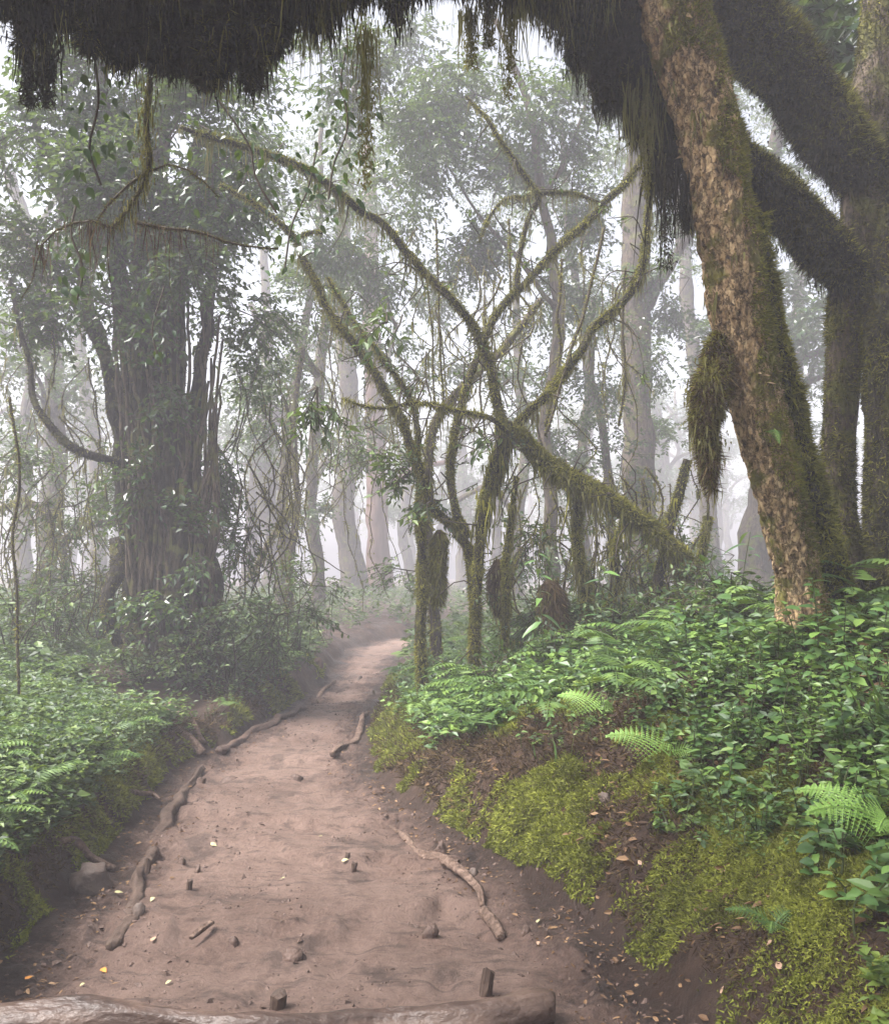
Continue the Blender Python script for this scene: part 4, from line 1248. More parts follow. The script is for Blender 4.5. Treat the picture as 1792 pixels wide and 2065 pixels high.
far = [
    ('pale curved misty trunk at the far bend of the path', [(720, 1255), (708, 1130), (690, 1010), (712, 920), (705, 800), (690, 600), (700, 350)], 18.5, .34, 'bark_grey', [[(700, 960, .2), (660, 930, .16), (625, 990, .13)], [(710, 900, .15), (760, 800, .12), (800, 650, .08)]]),
    ('straight pinkish misty trunk at the far bend of the path', [(765, 1255), (762, 1100), (758, 950), (755, 800), (748, 600), (745, 300)], 19.5, .34, 'bark_red', [[(765, 1000, .2), (830, 950, .15), (900, 930, .1)]]),
    ('leaning misty trunk seen left of the tan tree', [(1440, 1250), (1425, 1000), (1410, 800), (1385, 600), (1370, 400), (1350, 100)], 17, .22, 'bark_grey', [[(1410, 800, .1), (1450, 650, .08), (1480, 480, .05)]]),
    ('slim misty trunk at the far left edge of the wood', [(98, 1285), (95, 1100), (105, 900), (110, 700), (60, 480), (20, 350)], 16, .22, 'bark_grey', [[(108, 760, .12), (60, 640, .1), (0, 560, .06)], [(60, 480, .1), (130, 380, .08), (190, 300, .05)]]),
    ('crooked mossy tree bowing low at the left edge', [(45, 1290), (60, 1200), (110, 1110), (170, 1060), (230, 1050), (300, 1000)], 13, .09, 'bark_grey', [[(110, 1110, .07), (100, 1040, .06), (50, 1010, .05), (-20, 1040, .04)]]),
    ('short crooked stem in the left undergrowth', [(130, 1290), (125, 1200), (130, 1130), (110, 1060), (125, 990)], 14, .07, 'bark_grey', []),
    ('slim upright misty stem beside the hanging curtain left of the path', [(590, 1290), (585, 1150), (600, 1000), (590, 860), (610, 700)], 14.5, .08, 'bark_grey', [[(595, 1010, .06), (540, 1100, .05), (500, 1160, .04)]]),
    ('slim mossy misty tree right of the path bend', [(880, 1275), (868, 1150), (862, 1000), (880, 860), (925, 790), (1000, 725), (1060, 650), (1092, 605)], 10.2, .075, 'bark_grey', []),
    ('misty twin-stem tree in the gap behind the forked trunk', [(1045, 1270), (1040, 1080), (1060, 900), (1045, 750), (1040, 550)], 16, .16, 'bark_grey', [[(1042, 1050, .12), (990, 980, .1), (920, 1010, .08)]]),
    ('pale misty trunk far behind the right undergrowth', [(1560, 1220), (1580, 1000), (1600, 800), (1610, 600), (1600, 350)], 19, .24, 'bark_grey', []),
    ('faint misty trunk beyond the gap right of the great left tree', [(500, 1280), (505, 1100), (520, 900), (540, 700), (530, 500)], 21, .22, 'bark_grey', [[(520, 900, .12), (580, 800, .1), (600, 720, .06)]]),
    ('faint misty trunk left of the great tree', [(190, 1280), (200, 1100), (190, 900), (160, 700), (180, 500)], 20, .24, 'bark_grey', []),
]
rs = np.random.default_rng(300)
for i, (lb, pp, d, r0, bark, limbs) in enumerate(far):
    kf = 1.8 if d > 15.5 else 1.0
    d, r0 = d * kf, r0 * (1.4 if kf > 1 else .85)
    rows = [(a, c, d, r0 * (1 - .45 * k / (len(pp) - 1))) for k, (a, c) in enumerate(pp)]
    top = U(*pp[-1], d)
    blobs = []
    if d > 15.5:
        for _ in range(6):
            q = top + rs.normal(size=3) * np.array([2.8, 1.5, 1.7]) + np.array([0, 0, .2])
            blobs.append((q, (1.8, 1.5, 1.2), 90))
    elif i in (4, 5, 6):
        for _ in range(3):
            q = top + rs.normal(size=3) * np.array([.6, .5, .4])
            blobs.append((q, (.5, .5, .45), 60))
    leafy_tree(lb, ground_at(pp[0][0], pp[0][1], d), rows[1:], blobs, 310 + i * 40, .12 if d > 15.5 else .08, bark=bark, limbs=[[(a, c, d, rr_) for a, c, rr_ in l] for l in limbs], beard=24, fur=2200 if bark == 'bark_grey' else 0, nleaf=8)

# faint trees in the fog: three kinds, then copies
protos = []
for k in range(3):
    rs = np.random.default_rng(700 + k)
    T = Tree('fog_tree', 'faint tree dissolving into the white fog, from a set with three added unseen for shade', (0, 0, 0), 'trees dissolving in the fog')
    r0 = .2 + .08 * k
    t = Tube([[0, 0, -.4, r0 * 1.3], [.1, 0, 1.5, r0], [-.1 + .3 * k, .1, 4, r0 * .85], [.2, 0, 7, r0 * .6], [.5 * k, 0, 10, r0 * .3]], k=10, step=.3, amp=.2, seed=710 + k, wob=.2)
    T.part('trunk', t, M['bark_grey'])
    blobs = []
    for j in range(7):
        a = rs.random() * 6.28
        h = 3 + 6 * rs.random()
        e = np.array([math.cos(a) * (1.5 + rs.random()), math.sin(a) * 1.5, h + 1])
        l = Tube([[0, 0, h, r0 * .4], [*(e * np.array([.5, .5, 1]) - np.array([0, 0, .2])), r0 * .25], [*e, r0 * .1]], k=7, step=.25, amp=.2, seed=720 + j + 10 * k, wob=.2)
        T.part('branch', l, M['bark_grey'])
        blobs.append((e, (1.2, 1.1, .8), 70))
    T.crown(blobs, M['leaf_far'], 730 + k, .14, 8, .5)
    protos.append(T.root)
rs = np.random.default_rng(740)
spots = [(-9, 20), (-14, 29), (-7, 36), (-20, 38), (2.5, 42), (7.5, 21), (11, 30), (17, 26), (-2, 50), (-13, 48), (8, 50), (18, 48),
         (3, -9), (7, -5), (9, 0)]  # unseen trees beside and behind the camera, added to block side light
for k in range(44):
    yy = 52 + 42 * rs.random()
    spots.append(((rs.random() - .5) * 1.15 * yy, yy))
for i, (x, y) in enumerate(spots):
    o = protos[i] if i < 3 else copy_tree(protos[i % 3])
    o.location = (x, y, float(H(x, y)))
    o.rotation_euler = (0, 0, rs.random() * 6.28)
    s = (.85 + .4 * rs.random()) * (1.15 if y > 50 else 1)
    o.scale = (s, s, s)

# ---- tangles of hanging twigs, and loose shrubs in the undergrowth
def tangle(label, x0, x1, y0, y1, l0, l1, ybot, d0, d1, n, seed, blobs=(), lean=15, base_px=None):
    b = ground_at(base_px or .5 * (x0 + x1), 1290, d0)
    T = Tree('tangled_shrub', label, b, cat='shrub')
    rs = np.random.default_rng(seed)
    tt = []
    for i in range(n):
        a0 = x0 + (x1 - x0) * rs.random()
        yy = y0 + (y1 - y0) * rs.random()
        ln = l0 + (l1 - l0) * rs.random()
        d = d0 + (d1 - d0) * rs.random()
        q = .006 + .007 * rs.random() ** 2
        rows = [(a0, yy, d, q), (a0 + 25 * rs.normal(), min(yy + ln * .3, ybot - 40), d, q * .9), (a0 + 35 * rs.normal() + lean, min(yy + ln * .65, ybot - 20), d, q * .8), (a0 + 45 * rs.normal() + 2 * lean, min(yy + ln, ybot), d, q * .5)]
        tt.append(px_tube(rows, k=5, step=.1, wob=.14, seed=seed + i))
    g = Geo()
    for t in tt: t.mesh(g)
    o = g.build('twigs', M['twig'], T.root, T.base, True); o['kind'] = 'stuff'
    T.fur('moss', tt, M['moss'], 180 * n, .035, .010, seed + 90, None, .7, .8)
    T.beard('hanging_moss', tt, M['beard'], int(2.2 * n), .18, .010, seed + 91, 6, .03, .6)
    if blobs: T.crown(blobs, M['leaf_mid'], seed + 92, .065)


tangle('tangled shrub of hanging mossy twigs right of the great left tree', 430, 580, 700, 1080, 180, 440, 1300, 9.6, 10.6, 30, 770,
       [(U(470, 1230, 9.3), (.5, .4, .25), 70), (U(560, 1240, 9.8), (.4, .4, .3), 60), (U(500, 1080, 9.8), (.4, .3, .5), 60)])
tangle('tangle of thin mossy twigs below the slanting bough', 1040, 1420, 940, 1180, 120, 320, 1310, 7.8, 9.0, 60, 1500,
       [(U(1100, 1240, 8), (.4, .4, .2), 60), (U(1250, 1240, 8), (.4, .4, .2), 60), (U(1380, 1200, 8.2), (.35, .4, .25), 50), (U(1080, 1080, 8.6), (.3, .3, .3), 40), (U(1260, 1100, 8.8), (.4, .3, .3), 50)], 0)
tangle('tangle of thin hanging twigs left of the great tree', 0, 210, 640, 1050, 160, 380, 1290, 9.5, 11.5, 36, 1600,
       [(U(60, 1220, 10), (.7, .4, .3), 70), (U(160, 1200, 10.5), (.5, .4, .4), 60), (U(60, 930, 10.5), (.5, .4, .5), 60), (U(150, 1020, 10.5), (.4, .4, .4), 50)], 0)
tangle('tangle of thin twigs hanging between the central branches', 840, 1260, 420, 800, 100, 330, 1000, 8.4, 10, 40, 1700, (), 0)
tangle('tangle of hanging twigs over the far bend of the path', 560, 860, 620, 980, 120, 330, 1240, 11, 14, 40, 1800,
       [(U(620, 1180, 12), (.5, .4, .5), 60), (U(820, 1150, 12.5), (.4, .4, .5), 50), (U(700, 880, 13), (.6, .4, .5), 70)], 0)


def shrub(label, group, px, d, h, nst, seed, L=.06, mat='leaf_mid', spread=.5):
    b = ground_at(px, 1300, d)
    T = Tree('leafy_shrub', label, b, group, 'shrub')
    rs = np.random.default_rng(seed)
    gs, gl = Geo(), Geo()
    for i in range(nst):
        a = rs.random() * 6.28
        e = np.array([math.cos(a) * spread * rs.random(), math.sin(a) * spread * rs.random(), h * (.5 + .6 * rs.random())])
        mid = e * .5 + np.array([.1 * rs.normal(), .1 * rs.normal(), .08])
        t = Tube([[*b, .009], [*(b + mid), .007], [*(b + e), .003]], k=5, step=.08, wob=.06, seed=seed + i)
        t.mesh(gs)
        j = rs.integers(int(t.n * .25), t.n, 9)
        A = rs.normal(size=(9, 3)) * np.array([1, 1, .4]) + np.array([0, 0, .3])
        sprays(gl, gs, t.C[j], A, rs, 7, .22, L, .25, .5)
    o = gs.build('stems', M['twig'], T.root, T.base, True); o['kind'] = 'stuff'
    o = gl.build('foliage', M[mat], T.root, T.base); o['kind'] = 'stuff'


for i, (px, d, h, n) in enumerate([(1000, 7.4, .55, 9), (1090, 7.3, .6, 9), (1150, 8.4, 1.0, 9), (1230, 7.2, .7, 9), (1290, 8.3, 1.1, 10), (1360, 7.1, .8, 9), (1450, 7.4, 1.0, 10), (1500, 6.3, .75, 9), (1440, 6.2, .6, 9), (1540, 5.9, .6, 8), (900, 8.6, .6, 8), (1060, 9.2, 1.1, 9), (1330, 9.6, 1.6, 10)]):
    shrub(['low leafy shrub just right of the forked trunk', 'low leafy shrub in front of the brown hanging moss clump', 'leafy shrub left of the upright stem propping the bough', 'leafy shrub below the middle of the slanting bough',
           'tall leafy shrub behind the dark leaning broken stem', 'leafy shrub in front of the lower end of the slanting bough', 'leafy shrub right of the lower end of the slanting bough', 'leafy shrub second from the tan trunk on its left',
           'low leafy shrub above the round brown moss clump', 'small leafy shrub touching the left side of the tan trunk foot', 'low leafy shrub at the path edge left of the forked trunk', 'taller leafy shrub close behind the forked trunk',
           'tallest leafy shrub, standing back behind the lower bough end'][i], 'shrubs right of the path', px, d, h * .72, n, 1900 + i * 20)
for i, (px, d, h, n) in enumerate([(20, 8.5, .8, 9), (110, 9.5, 1.0, 9), (200, 10.5, 1.0, 9), (470, 9.2, .7, 10), (540, 10.5, .9, 10), (600, 12, 1.0, 9), (60, 12, 1.6, 10), (380, 9.0, .5, 9), (290, 9.0, .45, 8)]):
    shrub(['leafy shrub at the left edge beside the long vine', 'leafy shrub left of the great tree before the misty trunks', 'leafy shrub close to the left flank of the great tree', 'leafy shrub at the right foot of the great left tree',
           'leafy shrub under the tangled twig curtain', 'leafy shrub beside the path just right of the twig curtain', 'tall leafy shrub deep in the mist at the far left', 'low shrub covering the front foot of the great tree', 'low shrub covering the left front foot of the great tree'][i], 'shrubs left of the path', px, d, h, n, 2300 + i * 20)

# ---- thin vines and saplings hanging or standing in the air
vines = [
    ('thin_vine', 'thin straight vine hanging in the centre of the clearing', [(878, 440), (884, 560), (886, 680), (890, 800), (884, 850)], 8.3, .009),
    ('thin_vine', 'second thin vine hanging close beside the central one', [(858, 560), (868, 660), (872, 740), (878, 830)], 8.5, .008),
    ('thin_vine', 'knotted vine hanging below the upper right branches', [(1132, 520), (1128, 600), (1122, 640), (1130, 720), (1100, 860)], 7.9, .012),
    ('thin_vine', 'slanting vine between the fork and the tan trunk', [(1215, 460), (1195, 560), (1175, 640), (1150, 700), (1125, 790), (1098, 880)], 7.5, .014),
    ('thin_vine', 'vine hanging beside the shaggy moss of the tan trunk', [(1262, 540), (1256, 660), (1262, 760), (1250, 860)], 8.5, .012),
    ('thin_vine', 'long vine hanging at the far left edge', [(20, 800), (38, 960), (26, 1080), (36, 1200), (40, 1400)], 6.2, .010),
    ('thin_vine', 'thin vine falling through the leaves at upper centre', [(1025, 440), (1030, 540), (1028, 640)], 9, .01),
]
for i, (nm, lb, pp, d, r0) in enumerate(vines):
    p = U(*pp[0], d)
    T = Tree(nm, lb, p, 'thin hanging vines', 'vine')
    t = px_tube([(a, c, d, r0) for a, c in pp], k=6, step=.05, amp=.2, wob=.03, seed=820 + i)
    T.part('stem', t, M['twig'])
    T.fur('moss', [t], M['moss'], 700, .025, .010, 830 + i, None, .5, .8)

# ------------------------------------------------------------------ leaf meshes for plants whose leaves can be told apart
def leaf_mesh(name, aspect, curl, fold, seed, notch=0.0, mat='leaf_bank'):
    r = np.random.default_rng(seed)
    n = 6
    f = np.linspace(0, 1, n)
    w = np.sin(np.pi * np.clip(f, 0, 1) ** .72) ** .8 * aspect * .5 * (1 - .15 * f)
    w[0], w[-1] = .012, .004
    z = -curl * f ** 2
    V = []
    for i in range(n):
        jit = .04 * aspect * r.normal() * (0 < i < n - 1)
        V += [(w[i] + jit, f[i] - notch * (i == 1), z[i] + fold * w[i]), (0, f[i], z[i]), (-w[i] + jit, f[i] - notch * (i == 1), z[i] + fold * w[i])]
    Q = []
    for i in range(n - 1):
        Q += [(3 * i, 3 * i + 3, 3 * i + 4, 3 * i + 1), (3 * i + 1, 3 * i + 4, 3 * i + 5, 3 * i + 2)]
    me = mesh_np(name, np.array(V), np.zeros((0, 3), int), np.array(Q)[:, ::-1], True)
    me.materials.append(M[mat])
    return me


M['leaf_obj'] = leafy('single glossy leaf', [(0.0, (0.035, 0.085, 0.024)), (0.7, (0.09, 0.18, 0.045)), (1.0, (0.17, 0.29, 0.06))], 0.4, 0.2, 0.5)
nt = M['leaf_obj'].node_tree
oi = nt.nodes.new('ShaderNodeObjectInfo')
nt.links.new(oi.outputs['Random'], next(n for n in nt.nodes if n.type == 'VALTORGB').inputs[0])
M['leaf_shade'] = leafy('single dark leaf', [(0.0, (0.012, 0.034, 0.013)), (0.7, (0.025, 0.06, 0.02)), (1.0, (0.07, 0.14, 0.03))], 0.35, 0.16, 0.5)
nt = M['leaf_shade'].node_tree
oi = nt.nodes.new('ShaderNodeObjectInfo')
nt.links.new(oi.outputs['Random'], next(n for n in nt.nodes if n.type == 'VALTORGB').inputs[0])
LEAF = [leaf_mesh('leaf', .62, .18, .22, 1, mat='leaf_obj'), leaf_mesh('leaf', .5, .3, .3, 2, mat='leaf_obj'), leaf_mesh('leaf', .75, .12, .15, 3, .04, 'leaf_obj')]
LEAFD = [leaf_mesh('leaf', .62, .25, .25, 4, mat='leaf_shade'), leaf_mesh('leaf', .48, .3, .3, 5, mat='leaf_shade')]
LEAFLONG = [leaf_mesh('leaf', .3, .35, .2, 6, mat='leaf_obj'), leaf_mesh('leaf', .26, .5, .2, 7, mat='leaf_obj')]


def put_leaf(parent, base, me, p, d, up, s):
    d = Vector(d).normalized()
    x = d.cross(Vector(up)).normalized()
    z = x.cross(d)
    m = Matrix((x, d, z)).transposed().to_4x4()
    o = link('leaf', me, parent)
    o.matrix_local = Matrix.Translation(Vector(np.asarray(p, float) - np.asarray(base))) @ m @ Matrix.Scale(float(s), 4)
    return o


def herb(p, label, group, r, h, nl, ls, leafset, lean=(0, 0)):
    t = thing('leafy_plant', label, 'plant', p, group)
    top = np.array([lean[0] * h + .12 * h * r.normal(), lean[1] * h - .1 * h, h])
    tb = Tube([[0, 0, -.02, .005], [*(top * .5 + np.array([.02 * r.normal(), 0, 0])), .004], [*top, .0025]], k=5, step=.04)
    g = tb.mesh(Geo())
    g.build('stem', M['stem_green'], t)
    a0 = r.random() * 6.28
    for k in range(nl):
        f = .35 + .65 * (k + 1) / nl
        a = a0 + k * 2.4
        q = top * f
        d = (math.cos(a), math.sin(a), .1 + .25 * r.normal())
        put_leaf(t, (0, 0, 0), leafset[k % len(leafset)], q, d, (.25 * r.normal(), -.25 + .25 * r.normal(), 1), ls * (.65 + .6 * r.random()))
    return t


r = np.random.default_rng(900)
near = []
for _ in range(2000):
    py = 1280 + 760 * r.random()
    px = 1180 + 640 * r.random()
    if px < 1800 - (py - 1280) * .05 - 420 * (1 - abs(py - 1520) / 420): continue
    p = G(px, py)
    if p[1] > 5.6 or p[1] < 1.9: continue
    if py > 1750 and px < 1600: continue
    if all((p[0] - q[0]) ** 2 + (p[1] - q[1]) ** 2 > .11 ** 2 for q in near):
        near.append(p)
    if len(near) >= 85: break
for p in near:
    herb(p, 'low herb with glossy oval leaves among the green cover of the right bank', 'glossy herbs on the right bank', r, .07 + .16 * r.random(), int(r.integers(5, 9)), .058, LEAF)
# taller plants round the foot of the tan tree
for (px, py, d, h, n, lb) in [(1640, 1330, 4.4, .34, 12, 'bushy bright plant at the foot of the tan leaning tree'), (1600, 1400, 4.3, .26, 11, 'leafy plant just below the foot of the tan tree'),
                              (1560, 1330, 4.7, .3, 11, 'leafy plant left of the foot of the tan tree'), (1730, 1420, 3.9, .32, 11, 'leafy plant below the brown leaf pile at the right edge'),
                              (1690, 1500, 3.7, .28, 12, 'leafy plant on the steep bank near the right edge'), (1480, 1360, 5.2, .4, 12, 'tall leafy plant between the tan tree and the brown moss clump'),
                              (1440, 1320, 5.8, .5, 13, 'tall leafy plant against the fog left of the tan tree'), (1770, 1290, 4.4, .3, 9, 'leafy sprig at the right edge beside the dark trunk'),
                              (1380, 1360, 5.6, .4, 12, 'leafy plant in front of the round brown moss clump'),
                              (1600, 1290, 4.65, .36, 13, 'leafy creeper against the left side of the tan tree foot'), (1655, 1280, 4.65, .42, 14, 'leafy creeper climbing the right side of the tan tree foot'), (1700, 1330, 4.5, .36, 12, 'leafy creeper between the tan tree foot and the leaf pile')]:
    q = U(px, py, d)
    p = np.array([q[0], d, float(H(q[0], d))])
    herb(p, lb, 'taller plants round the tan tree', r, h, int(n * 1.3), .075, LEAF)
# long-leaved saplings standing in front of the fog
for (px, py, d, h, n, lb) in [(1100, 1300, 7.0, 1.1, 12, 'slender long-leaved sapling left of the slanting bough'), (1500, 1300, 6.2, .8, 12, 'slender long-leaved sapling against the fog beside the tan trunk'),
                              (1215, 1310, 7.0, .85, 10, 'slender long-leaved sapling under the middle of the bough')]:
    q = U(px, py, d)
    p = np.array([q[0], d, float(H(q[0], d))])
    herb(p, lb, 'long-leaved saplings', r, h, n, .17, LEAFLONG)

# dark leafy sprays hanging in the foreground at upper left and centre
def hanging(label, rows, n, ls, seed, spread=.12):
    rr_ = np.random.default_rng(seed)
    p0 = U(*rows[0][:3])
    t = thing('hanging_vine', label, 'vine', p0, 'leafy vines hanging from the overhead limb')
    tb = px_tube([(a, c, d, .006) for a, c, d in rows], k=5, step=.04, wob=.03, seed=seed)
    tb.mesh(Geo()).build('stem', M['twig'], t, p0) if False else None
    g = Geo(); tb.mesh(g)
    o = g.build('stem', M['twig'], t, p0)
    for k in range(n):
        i = int(rr_.integers(2, tb.n))
        q = tb.C[i] + rr_.normal(size=3) * spread * .5
        d = np.array([rr_.normal(), rr_.normal() * .6, -1.0 + .5 * rr_.normal()])
        put_leaf(t, p0, LEAFD[k % 2], q, d, (rr_.normal() * .5, -1 + .5 * rr_.normal(), .5), ls * (.6 + .7 * rr_.random()))


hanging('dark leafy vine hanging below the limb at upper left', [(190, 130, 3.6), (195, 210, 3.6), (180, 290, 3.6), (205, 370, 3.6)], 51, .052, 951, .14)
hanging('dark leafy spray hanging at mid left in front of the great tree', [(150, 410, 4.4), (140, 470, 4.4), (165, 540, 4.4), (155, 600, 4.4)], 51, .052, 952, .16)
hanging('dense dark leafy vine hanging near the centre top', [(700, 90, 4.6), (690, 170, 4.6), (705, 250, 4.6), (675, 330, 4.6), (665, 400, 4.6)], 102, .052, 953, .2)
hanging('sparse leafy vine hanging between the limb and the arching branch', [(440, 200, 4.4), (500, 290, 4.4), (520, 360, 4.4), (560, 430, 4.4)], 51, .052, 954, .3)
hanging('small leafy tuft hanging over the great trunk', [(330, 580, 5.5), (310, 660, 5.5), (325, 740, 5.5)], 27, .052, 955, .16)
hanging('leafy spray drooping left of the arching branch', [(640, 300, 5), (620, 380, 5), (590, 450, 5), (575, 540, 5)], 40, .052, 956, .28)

# bare twiggy branch hanging at upper left
b = U(300, 160, 3.9)
T = Tree('hanging_branch', 'bare mossy twig branch drooping below the overhead limb at upper left', b, cat='branch')
hb = [px_tube([(300, 160, 3.9, 0.012), (295, 260, 4.0, 0.013), (300, 340, 4.1, 0.012), (262, 410, 4.2, 0.008), (225, 460, 4.2, 0.007)], k=7, wob=.02, seed=961),
      px_tube([(225, 460, 4.2, 0.007), (180, 446, 4.2, 0.006), (120, 460, 4.2, 0.005), (82, 500, 4.2, 0.004), (70, 560, 4.2, 0.003), (45, 600, 4.2, 0.002)], k=6, wob=.02, seed=962),
      px_tube([(300, 340, 4.1, 0.007), (250, 380, 4.1, 0.007), (210, 420, 4.1, 0.005), (190, 450, 4.1, 0.003)], k=6, wob=.02, seed=963),
      px_tube([(268, 448, 4.3, 0.012), (330, 462, 4.3, 0.009), (400, 470, 4.3, 0.007), (470, 490, 4.3, 0.005), (560, 500, 4.3, 0.004)], k=6, wob=.02, seed=964),
      px_tube([(300, 345, 4.1, 0.006), (340, 330, 4.1, 0.005), (390, 350, 4.1, 0.004), (440, 400, 4.1, 0.002)], k=5, wob=.02, seed=965)]
for l in hb: T.part('twig', l, M['twig'])
T.fur('moss', hb, M['moss_olive'], 3000, .016, .005, 966, None, .4, .9)
T.beard('hanging_moss', hb[:1], M['moss_olive'], 70, .12, .005, 967, 7, .03, .9)
T.beard('hanging_moss', hb[1:2] + hb[3:4], M['moss_brown'], 26, .24, .004, 968, 10, .03, .3, .0, .6)

# beards hanging free from the limb: long pale tassels near the top centre
for i, (px, py, ln, lb) in enumerate([(985, -10, .28, 'long pale moss tassel hanging at top centre'), (1025, -10, .55, 'longest pale moss tassel hanging at top centre'), (948, 20, .3, 'feathery moss tassel left of the pale ones'),
                                      (740, 60, .7, 'long thin moss string hanging above the path'), (95, 110, .22, 'dark moss tongue hanging at upper left'), (60, 110, .22, 'outermost dark moss tongue hanging at upper left'),
                                      (1340, 330, .6, 'long black moss tassel hanging left of the tan trunk'), (1300, 200, .55, 'yellow-green moss curtain left of the tan trunk')]):
    d = 4.2 if px > 800 else 3.55
    if i >= 6: d = 4.75
    p = U(px, py, d)
    gg = Geo(); rr_ = np.random.default_rng(970 + i)
    core = p + rr_.normal(size=(46 if i > 5 else 26, 3)) * np.array([.03 if i < 6 else .06, .02, .01 if i < 6 else .12])
    core = np.repeat(core, 2, 0) + .02 * rr_.normal(size=(2 * len(core), 3))
    strands(gg, core, ln * .8, .007 if i != 3 else .005, rr_, .12, 6)
    n_ = 500
    f = rr_.random(n_)
    P = p + np.stack([rr_.normal(size=n_) * .018, rr_.normal(size=n_) * .018, -f * ln], -1)
    blades(gg, P, nrm(rr_.normal(size=(n_, 3)) * np.array([1, 1, .2])), .03, .008, rr_, 1.2, .4)
    o = gg.build('moss_tassel', M['moss_dark'] if i in (4, 5, 6) else M['beard'], None, p)
    tag(o, lb, 'moss', 'moss tassels')

# ------------------------------------------------------------------ ferns one can pick out
M['fern_obj'] = M['fern_bright']
for i, (px, py, fr, mt, lb) in enumerate([
    (1215, 1450, [(2.4, .34), (1.2, .2)], 'fern_bright', 'bright young fern frond on the middle of the right bank'),
    (1350, 1540, [(2.75, .34), (1.2, .24), (-.6, .16)], 'fern_bright', 'brightest fern with two fronds on the right bank'),
    (1800, 1700, [(2.3, .36), (3.3, .34), (4.1, .3)], 'fern_bright', 'bright fern reaching in at the right edge'),
    (1420, 1590, [(1.5, .22), (3.6, .2), (0.2, .2)], 'fern', 'small dull fern below the brightest fern'),
    (1300, 1380, [(2.5, .4), (.5, .4), (1.4, .35), (4, .35)], 'fern', 'spreading fern in the undergrowth of the right bank'),
    (1160, 1400, [(2.5, .4), (.7, .4), (5, .35)], 'fern', 'spreading fern left of the bright young frond'),
    (1060, 1390, [(2.5, .35), (.7, .35), (4.5, .3)], 'fern', 'feathery fern near the path edge on the right bank'),
    (1560, 1890, [(2.8, .2), (4.3, .2), (.4, .2)], 'fern', 'small fern on the lower right bank'),
    (815, 1330, [(2.2, .3), (1.2, .35), (3.2, .25)], 'fern_bright', 'bright fern at the path bend'),
    (60, 1540, [(.4, .4), (1.4, .4), (2.5, .35), (5.2, .35)], 'fern', 'spreading fern at the left edge'),
    (200, 1560, [(.4, .35), (1.6, .35), (2.8, .3), (5.2, .3)], 'fern', 'spreading fern above the left bank edge'),
    (120, 1470, [(.4, .4), (1.4, .4), (3.2, .35)], 'fern', 'feathery fern high on the left bank'),
    (230, 1450, [(.2, .38), (1.4, .38), (3.2, .35)], 'fern', 'feathery fern by the hollow on the left bank'),
    (560, 1340, [(.2, .45), (1.4, .4), (5.5, .4)], 'fern', 'feathery fern right of the great left tree'),
]):
    p = G(px, py)
    t = thing('fern', lb, 'fern', p, 'ferns on the banks')
    rr_ = np.random.default_rng(1000 + i)
    for az, L in fr:
        g = Geo()
        frond(g, np.array([0, 0, .03]), az, L * (1.0 if mt == 'fern_bright' else .8), rr_, 11, .36, .35, True, .75, (0, -.75, .65) if mt == 'fern_bright' else (0, -.3, 1.0))
        g.build('frond', M[mt], t)
t = thing('fern', 'tiny green fern growing on the tan trunk', 'fern', U(1555, 870, 4.74), 'ferns on the banks')
g = Geo(); frond(g, np.zeros(3), -1.6, .16, np.random.default_rng(1), 10, .3, 1.5, True, .2); g.build('frond', M['fern'], t)

# long grass
def b_grass(gl, gt):
    rr_ = np.random.default_rng(1020)
    P = []
    for (px, py, d, n) in [(1330, 1320, 6.8, 40), (1390, 1330, 6.6, 30), (1000, 1330, 7.4, 40), (900, 1360, 7.6, 40), (1760, 1450, 3.8, 14), (1120, 1600, 5.1, 3), (1240, 1330, 7.2, 30), (860, 1340, 9, 40)]:
        q = U(px, py, d)
        xy = np.array([q[0], d]) + rr_.normal(size=(n, 2)) * .1
        P.append(np.stack([xy[:, 0], xy[:, 1], H(xy[:, 0], xy[:, 1])], -1))
    P = np.concatenate(P)
    m = len(P)
    L = .2 + .45 * rr_.random(m)
    a = rr_.random(m) * 6.28
    d = np.stack([np.cos(a), np.sin(a), 0 * a], -1)
    s = nrm(np.cross(d, np.array([0, 0, 1.0])))
    lv = []
    for f in (0, .3, .6, .85, 1.0):
        C = P + np.array([0, 0, 1.0]) * (L * (f - .45 * f ** 2.5))[:, None] + d * (L * .55 * f ** 2)[:, None]
        w = .007 * (1 - f ** 2) + .0006
        lv += [C - s * w, C + s * w]
    b0 = np.arange(m)[:, None] * 10
    gl.add(np.stack(lv, 1), None, np.concatenate([b0 + np.array([2 * i, 2 * i + 1, 2 * i + 3, 2 * i + 2]) for i in range(4)], 0))


cover('grass', 'long arching grass blades in the undergrowth of the right bank', 'grass', M['fern'], b_grass)

# ------------------------------------------------------------------ logs, pegs, roots, stones on the path
def ground_tube(name, label, cat, rows, mat, k=14, step=.03, amp=.18, seed=0, group=None, sink=.3, fine=.04, wob=.015):
    """rows of (px, py, r): lies on the ground where the photograph shows it"""
    P = []
    for a, c, rr_ in rows:
        p = G(a, c)
        P.append([p[0], p[1], p[2] + rr_ * (1 - sink), rr_])
    P = np.array(P)
    base = P[len(P) // 2, :3].copy()
    tb = Tube(P, k=k, step=step, amp=amp, freq=3, seed=seed, wob=wob, fine=fine)
    o = tb.mesh(Geo()).build(name, M[mat], None, base, True)
    return tag(o, label, cat, group), tb


